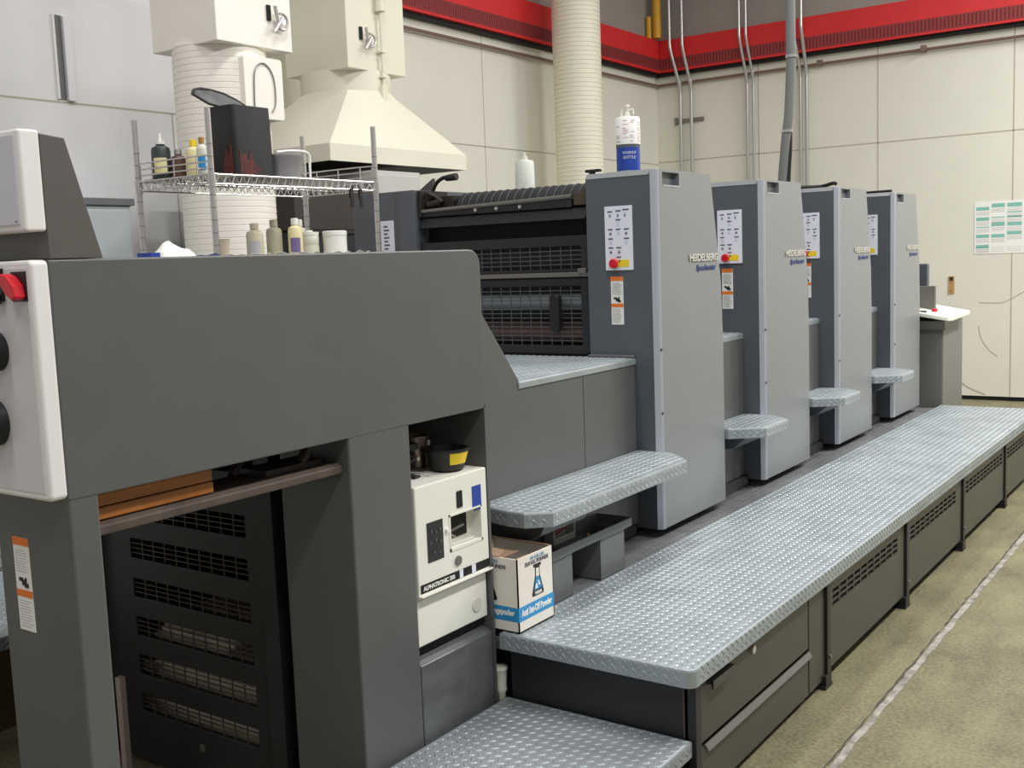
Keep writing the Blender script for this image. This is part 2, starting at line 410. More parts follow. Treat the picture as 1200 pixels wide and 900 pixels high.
# grey flexible cable dropping to the press
t = thing('flexible_conduit', (-2.37, 6.19, 2.0), 'thick grey flexible cable hanging down behind the second printing tower', 'cable')
pts = smooth_path([(-2.33, 6.19, 6.4), (-2.33, 6.19, 3.07), (-2.327, 6.19, 2.78), (-2.343, 6.19, 2.44), (-2.368, 6.19, 2.24), (-2.415, 6.19, 1.72)], 8)
obj('outer_hose', tube(NB(), pts, 0.028, 12), M_flex, t, smooth=True)
obj('branch_hose', tube(NB(), smooth_path([(-2.347, 6.20, 2.40), (-2.348, 6.20, 2.24), (-2.358, 6.20, 2.08), (-2.375, 6.20, 1.72)], 6), 0.018, 10), M_blackm, t, smooth=True)
bm = NB()
for z in (2.75, 2.33): cyl(bm, (-2.327 - (2.75 - z) * 0.07, 6.19, z - 0.008), (-2.327 - (2.75 - z) * 0.07, 6.19, z + 0.008), 0.033, n=14)
each('cable_tie', bm, M_pipe, t)
# wall chart
t = thing('wall_chart', (-2.33, YW, 1.52), 'white wall chart with teal table rows pinned on the back wall', 'chart')
obj('sheet', B(-2.57, -1.9, YW - 0.004, YW - 0.001, 1.522, 2.053), M_paper, t)
bm = NB(); bg = NB(); F = ('Y', YW - 0.004)
C0 = [(-2.553, -2.428), (-2.407, -2.28), (-2.258, -2.12), (-2.10, -1.95)]
rows = [[(1.965, 2.0), (1.86, 1.895), (1.79, 1.80), (1.685, 1.72), (1.58, 1.615)], [(1.99, 2.03), (1.885, 1.895), (1.80, 1.84), (1.685, 1.72)], [(1.99, 2.03), (1.93, 1.94), (1.885, 1.90), (1.80, 1.835), (1.71, 1.745)], [(1.97, 2.02), (1.86, 1.9)]]
for (u0, u1), rr in zip(C0, rows):
    for a, b in rr:
        dec(bm, F, u0, u1, a, b)
        for k in range(1, 4): dec(bg, F, u0, u1, a - 0.014 * k - 0.004, a - 0.014 * k)
    for k in range(3): dec(bg, F, u0, u1, 1.545 + k * 0.02, 1.548 + k * 0.02)
obj('teal_rows', bm, M_teal, t); obj('fine_rows', bg, M_grey2, t)
# wooden patch in the wall
t = thing('wall_latch', (-2.79, YW, 1.12), 'small wooden slot plate set in the back wall', 'plate')
obj('plate', B(-2.822, -2.762, YW - 0.008, YW - 0.001, 1.115, 1.30), mat('tan wood plate', (190, 146, 96), 0.6), t)
obj('slot', B(-2.81, -2.774, YW - 0.011, YW - 0.008, 1.255, 1.292), M_oven, t)
bm = NB(); cyl(bm, (-2.79, YW - 0.012, 1.15), (-2.79, YW - 0.008, 1.15), 0.008); cyl(bm, (-2.79, YW - 0.012, 1.24), (-2.79, YW - 0.008, 1.24), 0.008); each('screw', bm, M_chrome, t)
# upright metal channel on the left wall
t = thing('wall_channel', (XW, 4.07, 2.74), 'upright metal channel set in the grey left wall', 'channel')
obj('dark_channel', B(XW, XW + 0.006, 4.025, 4.075, 2.742, 3.25), mat('channel shade paint', (104, 104, 104), 0.6), t)
obj('flange', B(XW, XW + 0.03, 4.072, 4.125, 2.735, 3.245), mat('pale channel flange', (222, 222, 226), 0.5), t, 0.003)
obj('edge_strip', B(XW, XW + 0.014, 4.008, 4.024, 2.742, 3.25), M_wall_greylit, t)
# pale cabinet by the left wall
t = thing('wall_cabinet', (-6.0, 4.0, 0), 'pale blue grey cabinet with slate top against the left wall', 'cabinet')
obj('body', B(-6.17, -5.95, 3.0, 4.30, 0, 2.08), M_cab, t, 0.006); obj('top_band', B(-6.17, -5.93, 2.98, 4.32, 2.08, 2.125), M_cabt, t, 0.004); obj('doors', box(B(-5.95, -5.938, 3.02, 3.64, 0.08, 2.05), -5.95, -5.938, 3.66, 4.28, 0.08, 2.05), M_cab, t, 0.003)

# ================================================================== ducts and hood
def ribbed(c, r, z0, z1, pitch=0.07, sp=0.004):
    prof = [(r, z0)]; z = z0
    while z + pitch < z1:
        prof += [(r, z + pitch - sp * 1.6), (r - sp, z + pitch - sp * 0.9), (r - sp, z + pitch - sp * 0.7), (r, z + pitch)]; z += pitch
    prof.append((r, z1)); return lathe(NB(), prof, c, 48)
def damper(t, X, y, z, s=1.0):
    """quadrant handle on a duct box face looking +X"""
    h = obj('damper_plate', B(X, X + 0.012, y - 0.055 * s, y - 0.03 * s, z - 0.02 * s, z + 0.065 * s), M_ink, t)
    bm = NB()
    tube(bm, [(X + 0.03, y + 0.03 * s + 0.045 * s * math.cos(a), z - 0.02 * s + 0.045 * s * math.sin(a)) for a in [i * PI / 10 - 2.2 for i in range(14)]], 0.008 * s, 8)
    tube(bm, [(X + 0.04, y - 0.04 * s, z - 0.085 * s), (X + 0.04, y + 0.03 * s, z + 0.0)], 0.012 * s, 8)
    tube(bm, [(X + 0.035, y - 0.02 * s, z + 0.06 * s), (X + 0.035, y + 0.0 * s, z - 0.03 * s)], 0.010 * s, 8)
    cyl(bm, (X, y + 0.03 * s, z - 0.02 * s), (X + 0.045, y + 0.03 * s, z - 0.02 * s), 0.016 * s, n=12)
    obj('damper_handle', bm, M_chrome, t, smooth=True)
t = thing('exhaust_duct', (-4.98, 4.27, 0), 'round ribbed cream duct with square box on top, behind the wire rack', 'duct')
obj('pipe', ribbed((-4.98, 4.27), 0.264, 0, 2.9, 0.034, 0.004), M_duct, t, smooth=True)
obj('plenum_box', B(-5.25, -4.70, 4.02, 4.57, 2.885, 3.7), M_duct, t, 0.004)
damper(t, -4.70, 4.44, 3.06, 1.0)
obj('access_box', prism(NB(), rrect(4.185, 4.47, 2.49, 2.83, 0.02), 'X', -4.80, -4.69), M_duct, t, 0.003)
obj('pull_cord', tube(NB(), smooth_path([(-4.684, 4.24, 2.40), (-4.684, 4.245, 2.62), (-4.684, 4.26, 2.75), (-4.684, 4.315, 2.795), (-4.684, 4.37, 2.77), (-4.684, 4.40, 2.70), (-4.684, 4.40, 2.58), (-4.684, 4.37, 2.53)], 6), 0.004, 6), M_steel, t, smooth=True)
t = thing('extraction_hood', (-5.5, 5.86, 2.3), 'ivory pyramid extraction hood with square box above, hanging over the dark oven', 'hood')
bm = NB()
x0, x1, y0, y1 = -6.02, -5.0, 5.14, 6.58
ring = [[(x0, y0, 2.33), (x1, y0, 2.33), (x1, y1, 2.33), (x0, y1, 2.33)], [(x0, y0, 2.44), (x1, y0, 2.44), (x1, y1, 2.44), (x0, y1, 2.44)]]
n = 32; R0 = 0.325; cx, cy = -5.51, 5.865
def sq(i):   # point on the skirt square facing direction i of the neck
    a = 2 * PI * i / n; c, s = math.cos(a), math.sin(a)
    hx, hy = (x1 - x0) / 2, (y1 - y0) / 2; k = 1 / max(abs(c), abs(s), 1e-9)
    return ((x0 + x1) / 2 + hx * c * k, (y0 + y1) / 2 + hy * s * k)
rings = []
for zz, mix in ((2.44, 0), (2.855, 1), (3.0, 1)):
    rr = []
    for i in range(n):
        a = 2 * PI * i / n; s_ = sq(i); q = (cx + R0 * math.cos(a), cy + R0 * math.sin(a))
        rr.append(bm.verts.new((s_[0] * (1 - mix) + q[0] * mix, s_[1] * (1 - mix) + q[1] * mix, zz)))
    rings.append(rr)
for A, C in zip(rings, rings[1:]):
    for i in range(n): bm.faces.new((A[i], A[(i + 1) % n], C[(i + 1) % n], C[i]))
o = obj('cone', bm, M_duct2, t, smooth=True); o.data.set_sharp_from_angle(angle=math.radians(16))
bm = NB(); box(bm, x0, x1, y0, y0 + 0.012, 2.33, 2.441); box(bm, x0, x1, y1 - 0.012, y1, 2.33, 2.441); box(bm, x0, x0 + 0.012, y0 + 0.012, y1 - 0.012, 2.33, 2.441); box(bm, x1 - 0.012, x1, y0 + 0.012, y1 - 0.012, 2.33, 2.441)
bmesh.ops.remove_doubles(bm, verts=bm.verts, dist=1e-5)
obj('skirt', bm, M_duct2, t)
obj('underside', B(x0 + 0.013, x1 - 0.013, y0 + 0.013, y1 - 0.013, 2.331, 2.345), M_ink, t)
obj('plenum_box', B(-5.80, -5.2, 5.565, 6.165, 2.99, 3.75), M_duct2, t, 0.004)
damper(t, -5.2, 5.745, 3.21, 1.0)
bm = NB(); tube(bm, [(-5.17, 5.885, 2.88), (-5.17, 5.885, 3.75)], 0.010, 8)
for z in (2.95, 3.12, 3.42): box(bm, -5.2, -5.15, 5.86, 5.91, z, z + 0.012)
cyl(bm, (-5.17, 5.885, 3.40), (-5.17, 5.885, 3.55), 0.035, n=12); box(bm, -5.2, -5.16, 5.86, 5.91, 2.80, 2.90)
obj('riser_pipe', bm, M_duct2, t, smooth=True)
t = thing('dryer_oven', (-5.0, 4.95, 0), 'dark brown and black oven cabinet under the ivory hood', 'oven')
obj('body', B(-5.9, -4.95, 4.75, 5.45, 0, 1.88), M_black, t, 0.01); obj('upper_band', B(-5.92, -4.93, 4.73, 5.45, 1.88, 2.2), M_oven, t, 0.006)
obj('trim_bar', B(-4.95, -4.93, 4.75, 5.43, 1.86, 1.88), M_black, t)
t = thing('grey_cabinet', (-5.0, 5.8, 0), 'light grey sheet metal cabinet standing behind the dark oven', 'cabinet')
obj('body', B(-5.7, -4.95, 5.48, 5.97, 0, 2.28), mat('light grey sheet metal', (196, 196, 190), 0.5), t, 0.006); obj('door', B(-4.95, -4.938, 5.50, 5.95, 0.1, 2.25), mat('light grey sheet metal', (196, 196, 190)), t, 0.003)
o = obj('exhaust_pipe', ribbed((-5.66, 9.3), 0.236, 0, 6.4, 0.042, 0.006), M_duct2, smooth=True); tag(o, 'tall cream ribbed round duct rising to the ceiling by the left wall', 'duct')

# ================================================================== platform
XP = -1.32
t = thing('operator_platform', (-1.65, 5.5, 0), 'long raised tread plate walkway with dark panelled sides in front of the press', 'platform')
poly = [(-2.0, 2.70)] + [(XP - 0.03 + 0.03 * math.sin(a), 2.73 - 0.03 * math.cos(a)) for a in [i * PI / 12 for i in range(7)]] + [(XP, 8.28), (-2.0, 8.28)]
obj('tread_top', tread(poly, 0.465, 0.055, sides=(0, 7)), M_tread, t)
bm = B(-2.26, -2.002, 2.72, 8.28, 0.40, 0.44); lugs(bm, (0, 0, 0.44), (1, 0, 0), (0, 1, 0), [(-2.26, 2.74), (-2.002, 2.74), (-2.002, 8.28), (-2.26, 8.28)], h=0.0014)
obj('inner_tread', bm, M_tread_dark, t)
obj('front_panel', B(-1.99, -1.375, 2.745, 2.765, 0.02, 0.41), mat('near black panel', (36, 38, 42), 0.4), t)
obj('front_edge_strip', B(-1.375, -1.36, 2.742, 2.765, 0.02, 0.41), M_rust, t)
obj('core', B(-2.24, -1.40, 2.78, 8.26, 0.05, 0.40), M_ink, t)
for y in (2.742, 3.872, 4.945, 6.04, 7.15, 8.2):
    p = obj('post', B(-1.372, -1.334, y, y + 0.038, 0, 0.41), M_black, t, 0.002)
    obj('foot', box(B(-1.39, -1.328, y - 0.04, y + 0.034, 0, 0.014), -1.385, -1.33, y - 0.03, y + 0.03, 0.014, 0.05), M_blackm, p)
    cy_ = NB(); cyl(cy_, (-1.334, y + 0.019, 0.115), (-1.326, y + 0.019, 0.115), 0.008, n=8); obj('bolt', cy_, M_steel, p)
ys = [3.91, 4.985, 6.08, 7.19]; ye = [4.935, 6.03, 7.14, 8.19]
for a, b in zip(ys, ye):
    bm = NB(); slots = []
    for zz in (0.334, 0.310, 0.286):
        y = a + 0.10 if False else a + 0.05; k = 0
        while y + 0.08 < b - 0.04:
            slots.append((-1.40, -1.30, y, y + 0.078, zz, zz + 0.018)); y += 0.088; k += 1
    p = obj('side_panel', B(-1.362, -1.345, a, b, 0.055, 0.392), M_panel, t)
    cut(p, slots)
    obj('vent_backing', B(-1.372, -1.364, a + 0.03, b - 0.03, 0.27, 0.37), M_ink, p)
bm = NB(); box(bm, -1.372, -1.345, 2.785, 3.695, 0.205, 0.385)
d = obj('drawer', bm, M_panel, t, 0.002); obj('drawer_handle', box(B(-1.346, -1.325, 2.84, 3.0, 0.375, 0.387), -1.33, -1.322, 2.84, 3.0, 0.362, 0.387), M_panel, d)
bm = NB(); cyl(bm, (-1.345, 3.18, 0.372), (-1.335, 3.18, 0.372), 0.014, n=12); obj('drawer_lock', bm, M_chrome, d)
d = obj('drawer', B(-1.372, -1.345, 2.785, 3.695, 0.03, 0.185), M_panel, t, 0.002)
obj('pull_rail', prism(NB(), [(-1.346, 0.186), (-1.334, 0.172), (-1.331, 0.176), (-1.342, 0.194), (-1.346, 0.194)], 'Y', 2.82, 3.70), mat('rail grey', (112, 112, 108), 0.4, 0.3), d)
obj('side_panel', B(-1.365, -1.345, 3.705, 3.868, 0.03, 0.392), M_panel, t, 0.002)
# lower step in front of it
t = thing('step_platform', (-1.7, 2.2, 0), 'low tread plate step at the near end of the raised walkway', 'step')
obj('tread_top', tread([(-2.005, 1.30), (-1.345, 1.30), (-1.345, 2.735), (-2.005, 2.735)], 0.24, 0.05, sides=(1,)), mat('step tread metal', (150, 156, 160), 0.38, 0.35, var=0.12, vscale=5), t)
bm = NB()
for a in (-1.98, -1.40):
    for b in (1.34, 2.66): box(bm, a, a + 0.04, b, b + 0.04, 0, 0.19)
box(bm, -1.98, -1.37, 2.68, 2.7, 0.10, 0.19); box(bm, -1.38, -1.365, 1.34, 2.70, 0.05, 0.19)
obj('frame', bm, M_black, t)
bm = NB(); lathe(bm, [(0.012, 0.245), (0.016, 0.262), (0.02, 0.27), (0.02, 0.325), (0.024, 0.33), (0.022, 0.338)], (-2.03, 2.79), 14)
o = obj('pipe_fitting', lathe(NB(), [(0.014, 0), (0.014, 0.25), (0.02, 0.262), (0.018, 0.27), (0.021, 0.325), (0.024, 0.33), (0.022, 0.34), (0.01, 0.342)], (-2.022, 2.728), 14), M_pale, smooth=True); tag(o, 'small white pipe fitting in the gap beside the black end panel of the walkway', 'fitting'); bm.free()

# ================================================================== delivery end
XD = -2.02
t = thing('delivery_unit', (-2.8, 2.0, 0), 'big dark grey delivery end of the press with wide side panel and white switch panel', 'machine')
DEL = t
obj('upper_housing', B(-3.55, XD - 0.05, 1.262, 2.69, 1.20, 1.68), M_dark, t, 0.01)
obj('operator_panel', prism(NB(), rrect(1.256, 2.706, 1.19, 1.686, 0.05, 6, (0, 0, 1, 0)), 'X', XD - 0.055, XD), M_dark, t, 0.004)
def column(y0, y1, x0, x1, nm='column'): return obj(nm, B(x0, x1, y0, y1, 0.0, 1.2), M_dark, t, 0.006)
c = column(1.256, 1.328, -2.305, XD - 0.002)
lab = obj('warning_label', dec(NB(), ('Y', 1.256), -2.245, -2.184, 0.882, 1.092), M_paper, c)
def warn_marks(par, F, u0, u1, v0, v1):
    W = u1 - u0; H = v1 - v0
    bm = NB(); dec(bm, F, u0, u1, v1 - 0.085 * H, v1, lift=0.0008); dec(bm, F, u0, u1, v0 + 0.365 * H, v0 + 0.44 * H, lift=0.0008); obj('orange_band', bm, M_orange, par)
    bm = NB()
    for k in range(9):
        vv = v1 - 0.13 * H - k * 0.028 * H
        dec(bm, F, u0 + 0.1 * W, u1 - random.uniform(0.08, 0.3) * W, vv - 0.01 * H, vv, lift=0.0008)
    for k in range(10):
        vv = v0 + 0.33 * H - k * 0.03 * H
        dec(bm, F, u0 + 0.1 * W, u1 - random.uniform(0.08, 0.3) * W, vv - 0.01 * H, vv, lift=0.0008)
    obj('text_lines', bm, mat('faint print', (204, 204, 206), 0.6), par)
    bm = NB()
    dec(bm, F, u0 + 0.22 * W, u0 + 0.48 * W, v0 + 0.53 * H, v0 + 0.57 * H, lift=0.0008); dec(bm, F, u0 + 0.4 * W, u0 + 0.66 * W, v0 + 0.49 * H, v0 + 0.55 * H, lift=0.001); dec(bm, F, u0 + 0.55 * W, u0 + 0.8 * W, v0 + 0.47 * H, v0 + 0.515 * H, lift=0.0012); dec(bm, F, u0 + 0.6 * W, u0 + 0.7 * W, v0 + 0.51 * H, v0 + 0.575 * H, lift=0.0014)
    obj('hazard_symbol', bm, M_blackm, par)
warn_marks(lab, ('Y', 1.256), -2.245, -2.184, 0.882, 1.092)
column(2.085, 2.336, -2.295, XD - 0.002)
column(2.085, 2.336, -3.53, -3.28)
column(1.256, 1.328, -3.53, -3.28)
obj('end_panel', B(-2.55, XD, 2.696, 2.706, 0.2, 1.2), M_dark, t)
obj('niche_back', B(-2.50, -2.48, 2.336, 2.696, 0.2, 1.2), M_black, t)
p = obj('lower_cover', prism(NB(), [(XD - 0.07, 0.12), (XD - 0.004, 0.12), (XD - 0.004, 0.466), (XD - 0.02, 0.478), (XD - 0.07, 0.49)], 'Y', 2.34, 2.694), mat('scuffed grey cover', (96, 98, 100), 0.32, var=0.25, vscale=5, stretch=(1, 1, 2.5)), t, 0.003)
obj('added_dark_side', B(-3.55, -3.53, 2.14, 2.69, 0.0, 1.2), M_black, DEL)  # black inner panels added to keep the space under the delivery dark
obj('added_dark_rear', B(-3.53, -2.50, 2.66, 2.68, 0.0, 1.2), M_black, DEL)  # added behind the pile to close off light
obj('dark_gap_strip', box(B(-2.425, -2.36, 2.10, 2.30, 0.0, 1.19), -2.36, -2.296, 2.24, 2.30, 0.0, 1.19), M_black, DEL, 0.002)  # black strip painting the dark gap right of the guard
obj('dark_gap_strip', B(-3.53, -3.19, 2.13, 2.16, 0.0, 1.19), M_black, DEL)  # black strip painting the dark gap left of the guard
obj('added_dark_board', B(-3.5, -2.21, 1.62, 2.65, 1.17, 1.195), M_ink, DEL)  # black board added to darken the space under the housing
# white switch panel on the near end
p = obj('switch_panel', prism(NB(), rrect(-3.0, XD, 1.195, 1.686, 0.012), 'Y', 1.218, 1.258), M_whitec, t, 0.007, seg=3)
obj('panel_face', B(-2.98, -2.036, 1.2165, 1.219, 1.212, 1.67), mat('lilac grey panel face', (214, 212, 216), 0.4), p)
q = obj('rotary_switch', B(-2.088, -2.036, 1.2145, 1.217, 1.604, 1.664), M_blackm, p)
bm = NB(); prism(bm, [(-2.098, 1.648), (-2.086, 1.662), (-2.066, 1.656), (-2.044, 1.636), (-2.038, 1.612), (-2.052, 1.606), (-2.074, 1.618)], 'Y', 1.19, 1.215)
obj('switch_lever', bm, M_red, q, 0.004)
for xx, zz, rr in ((-2.163, 1.503, 0.042), (-2.192, 1.352, 0.05)):
    bm = NB(); cyl(bm, (xx, 1.217, zz), (xx, 1.188, zz), rr, rr * 0.93, 32); cyl(bm, (xx, 1.188, zz), (xx, 1.18, zz), rr * 0.62, rr * 0.6, 28)
    obj('black_knob', bm, M_blackm, p, 0.003, smooth=True)
obj('key_switch', box(B(-2.16, -2.118, 1.21, 1.217, 1.606, 1.672), -2.15, -2.122, 1.206, 1.21, 1.60, 1.62), M_blackm, p)
# wedge shaped monitor stand and screen
t2 = thing('control_monitor', (-2.4, 1.3, 1.686), 'white framed monitor with pale blank screen on a grey wedge stand, at left edge', 'monitor')
obj('wedge_stand', prism(NB(), [(1.2605, 1.687), (1.384, 1.687), (1.316, 1.93), (1.2605, 1.936)], 'X', -3.0, XD), mat('warm grey stand', (92, 89, 86), 0.45), t2, 0.002)
obj('screen_frame', prism(NB(), rrect(-2.9, XD + 0.002, 1.742, 1.942, 0.006), 'Y', 1.214, 1.26), M_whitec, t2, 0.006, seg=3)
obj('screen', B(-2.88, -2.034, 1.2115, 1.2145, 1.757, 1.93), mat('blank lilac screen', (208, 206, 216), 0.35), t2)
obj('screen_emblem', B(-2.048, -2.04, 1.2105, 1.2115, 1.762, 1.7635), M_ink2, t2)
# wood board + rail + guard door inside the delivery
o = obj('wooden_board', box(B(-2.16, -2.06, 1.335, 1.66, 1.125, 1.152), -2.15, -2.062, 1.335, 1.66, 1.154, 1.182), M_wood, None, 0.003); tag(o, 'orange brown wooden board lying under the big grey delivery panel', 'board')
obj('pile_rail', prism(NB(), [(-2.20, 1.06), (-2.045, 1.095), (-2.045, 1.115), (-2.06, 1.122), (-2.20, 1.122)], 'Y', 1.33, 2.083), M_rust, DEL, 0.003)
bm = NB(); tube(bm, [(-2.16, 1.80, 1.13), (-2.17, 1.84, 1.165)], 0.012); tube(bm, [(-2.12, 2.00, 1.13), (-2.12, 2.03, 1.165)], 0.016); box(bm, -2.2, -2.1, 1.86, 2.06, 1.122, 1.135)
obj('clamp', bm, M_oven, DEL)
YG = 2.12
rowz = [(0.189, 0.251), (0.319, 0.387), (0.454, 0.518), (0.586, 0.649), (0.719, 0.785), (0.852, 0.918)]
g = obj('guard_door', B(-3.18, -2.44, YG, YG + 0.02, 0.012, 1.05), M_black, DEL, 0.002)
cut(g, [(-3.075, -2.502, YG - 0.1, YG + 0.1, a, b) for a, b in rowz])
bm = NB()
for a, b in rowz:
    for k in range(1, 10): x = -3.075 + k * 0.0573; box(bm, x - 0.0014, x + 0.0014, YG + 0.004, YG + 0.008, a, b)
    for k in range(1, 4): z = a + k * (b - a) / 4; box(bm, -3.075, -2.502, YG + 0.004, YG + 0.008, z - 0.0012, z + 0.0012)
obj('wire_grid', bm, mat('guard wire', (104, 96, 90), 0.4, 0.5), g)
bm = NB(); cyl(bm, (-2.77, YG, 0.13), (-2.77, YG - 0.006, 0.13), 0.014, n=14); obj('latch', bm, M_steel, g)
obj('hinge_strip', B(-3.025, -3.0, 1.99, 2.01, 0.0, 0.36), mat('pinkish strip', (190, 172, 168), 0.5), DEL)
# printed sheets behind the guard
t = thing('paper_pile', (-2.8, 2.35, 0), 'stack of printed sheets behind the black guard door', 'paper')
obj('pallet', B(-3.4, -2.44, 2.19, 2.65, 0.0, 0.10), M_wood, t, 0.004)
bm = NB(); z = 0.102
for k in range(40):
    a, b = random.uniform(-.02, .02), random.uniform(-.015, .03); h = random.uniform(.006, .014)
    box(bm, -3.38 + a + (0.3 if k > 22 else 0), -2.46 + a - (0.25 if k > 32 else 0), 2.20 + b, 2.62 + b, z, z + h - 0.001); z += h
obj('sheets', bm, M_stack, t)
# ---- powder spray unit
t = thing('powder_sprayer', (-2.2, 2.5, 0.5), 'white powder spray cabinet set in the grey recess at the delivery end', 'cabinet')
XF = XD - 0.002
b_ = obj('cabinet_body', B(-2.44, XF, 2.344, 2.692, 0.672, 1.004), M_white, t, 0.004)
cut(b_, [(-2.066, -1.9, 2.503, 2.656, 0.785, 0.884)])
obj('window_frame', (lambda q: (dec(q, ('X', XF), 2.497, 2.503, 0.776, 0.89, 0.002), dec(q, ('X', XF), 2.656, 2.662, 0.776, 0.89, 0.002), dec(q, ('X', XF), 2.497, 2.662, 0.776, 0.785, 0.002), dec(q, ('X', XF), 2.497, 2.662, 0.884, 0.89, 0.002), q)[-1])(NB()), M_white, t)
bm = NB(); box(bm, -2.0655, -2.063, 2.503, 2.635, 0.80, 0.884); obj('window_back', bm, M_ink, t)
bm = NB(); tube(bm, [(-2.064, 2.535, 0.822), (-2.035, 2.585, 0.842)], 0.004); tube(bm, [(-2.064, 2.52, 0.83), (-2.035, 2.54, 0.812)], 0.0035); obj('nozzle', bm, M_steel, t)
obj('powder_residue', prism(NB(), [(-2.06, 2.51), (-2.035, 2.53), (-2.03, 2.63), (-2.06, 2.64)], 'Z', 0.785, 0.794), M_pale, t, 0.003)
obj('meter_window', prism(NB(), rrect(2.538, 2.566, 0.903, 0.955, 0.004), 'X', XF, XF + 0.002), M_ink, t)
l_ = obj('blue_badge', dec(NB(), ('X', XF), 2.616, 2.662, 0.888, 0.955, 0.0012), M_blue, t)
obj('badge_caption', dec(NB(), ('X', XF), 2.622, 2.658, 0.876, 0.884, 0.001), M_navy, l_)
k_ = obj('button_plate', dec(NB(), ('X', XF), 2.391, 2.466, 0.768, 0.888, 0.0015), M_black, t)
bm = NB()
for uu, vv in ((2.41, .86), (2.43, .855), (2.45, .86), (2.405, .825), (2.43, .83), (2.452, .822), (2.42, .795), (2.445, .79)): cyl(bm, (XF + 0.0015, uu, vv), (XF + 0.004, uu, vv), 0.0045, n=10)
each('button', bm, mat('dark button', (84, 84, 82), 0.5), k_)
bm = NB(); cyl(bm, (XF, 2.484, 0.848), (XF + 0.008, 2.484, 0.848), 0.007, n=12); obj('pilot_lamp', bm, M_paper, t)
bm = NB(); cyl(bm, (XF, 2.532, 0.742), (XF + 0.006, 2.532, 0.742), 0.015, n=20); obj('gauge', bm, M_steel, t, 0.001)
s_ = obj('nameplate_strip', dec(NB(), ('X', XF), 2.352, 2.69, 0.684, 0.71, 0.0015), M_ink, t)
text('nameplate_text', 'ALPHATRONIC 200', 0.02, ('X', XF + 0.0015), 2.362, 0.69, M_paper, s_, width=0.15, height=0.014, lift=0.0002, bold=0.0006)
bm = NB(); dec(bm, ('X', XF + 0.0015), 2.536, 2.553, 0.684, 0.71, 0.001); dec(bm, ('X', XF + 0.0015), 2.598, 2.618, 0.684, 0.71, 0.001); each('silver_inset', bm, M_key, s_)
obj('tray_lip', prism(NB(), [(XF - 0.05, 0.672), (XF + 0.012, 0.680), (XF + 0.012, 0.674), (XF - 0.03, 0.655)], 'Y', 2.344, 2.70), M_white, t, 0.002)
d_ = obj('lower_door', B(-2.42, XF - 0.012, 2.346, 2.688, 0.52, 0.66), M_white, t, 0.004)
bm = NB(); cyl(bm, (XF - 0.012, 2.632, 0.572), (XF - 0.008, 2.632, 0.572), 0.023, n=28); obj('round_cap', bm, M_pale, d_, 0.001)
obj('base_gap', B(-2.4, XF - 0.03, 2.35, 2.69, 0.493, 0.52), M_ink, t)
# things on top of it
t = thing('plastic_scoop', (-2.10, 2.60, 1.006), 'black plastic bowl with yellow sticker on top of the white cabinet', 'bowl')
bm = NB(); prof = [(0.040, 1.007), (0.05, 1.010), (0.066, 1.064), (0.072, 1.070), (0.072, 1.076), (0.063, 1.076), (0.046, 1.018)]
lathe(bm, prof, (-2.10, 2.60), 28); obj('bowl', bm, M_blackm, t, smooth=True)
bm = NB(); pv = None
for i in range(7):
    a = math.radians(-44 + i * 11); ca, sa = math.cos(a), math.sin(a)
    q = (bm.verts.new((-2.10 + 0.0565 * ca, 2.60 + 0.0565 * sa, 1.03)), bm.verts.new((-2.10 + 0.0675 * ca, 2.60 + 0.0675 * sa, 1.066)))
    if pv: bm.faces.new((pv[0], q[0], q[1], pv[1]))
    pv = q
o = obj('yellow_sticker', bm, M_yellow, t); o.modifiers.new('s', 'SOLIDIFY').thickness = 0.001
t = thing('metal_cup', (-2.20, 2.62, 1.006), 'small round steel cup behind the black bowl on the white cabinet', 'cup')
obj('cup', lathe(NB(), [(0.045, 1.007), (0.045, 1.098), (0.049, 1.10), (0.049, 1.105), (0.04, 1.105), (0.04, 1.02)], (-2.235, 2.61), 28), mat('brown steel', (150, 134, 122), 0.3, 0.85), t, smooth=True)
obj('window_mark', B(-2.192, -2.188, 2.615, 2.625, 1.075, 1.09), M_paper, t)
t = thing('clamp_stand', (-2.16, 2.46, 1.006), 'small black clamp stand beside the steel cup', 'clamp')
bm = NB(); box(bm, -2.20, -2.10, 2.44, 2.47, 1.006, 1.012); box(bm, -2.16, -2.14, 2.445, 2.465, 1.012, 1.10); box(bm, -2.165, -2.13, 2.44, 2.50, 1.085, 1.105); cyl(bm, (-2.15, 2.43, 1.06), (-2.15, 2.49, 1.06), 0.016, n=12)
obj('bracket', bm, M_black, t, 0.002)
bm = NB(); cyl(bm, (-2.13, 2.48, 1.06), (-2.115, 2.48, 1.06), 0.007, n=10); tube(bm, [(-2.15, 2.45, 1.02), (-2.09, 2.50, 1.012)], 0.004, 6); obj('screw', bm, M_chrome, t)

# ================================================================== printing towers
YU = 4.045; PITCH = 1.14; XU = -2.105; ZB = 0.478
TOWER = ['nearest', 'second', 'third', 'farthest']
def tower_label(k): return ['nearest grey printing tower, beside the open deck and black guards', 'second grey printing tower from the camera, behind the nearest one', 'third grey printing tower from the camera, with a black cable on top', 'farthest grey printing tower, beside the white feeder console'][k]
u1 = thing('printing_tower', (-2.27, YU, 0), tower_label(0), 'machine', 'printing towers in a row along the walkway')
prof = [(YU + 0.028, ZB), (YU + 0.65, ZB), (YU + 0.65, 1.23), (YU + 0.636, 1.51), (YU + 0.54, 1.992), (YU + 0.53, 2.0), (YU + 0.028, 2.0)]
c = obj('operator_cover', prism(NB(), prof, 'X', XU - 0.03, XU), M_side, u1, 0.004)
cut(c, [(XU - 0.05, XU + 0.05, YU + 0.068, YU + 0.22, 1.936, 1.988)])
bm = NB(); box(bm, XU - 0.06, XU - 0.03, YU + 0.06, YU + 0.23, 1.926, 1.996); obj('grip_recess', bm, M_black, c)
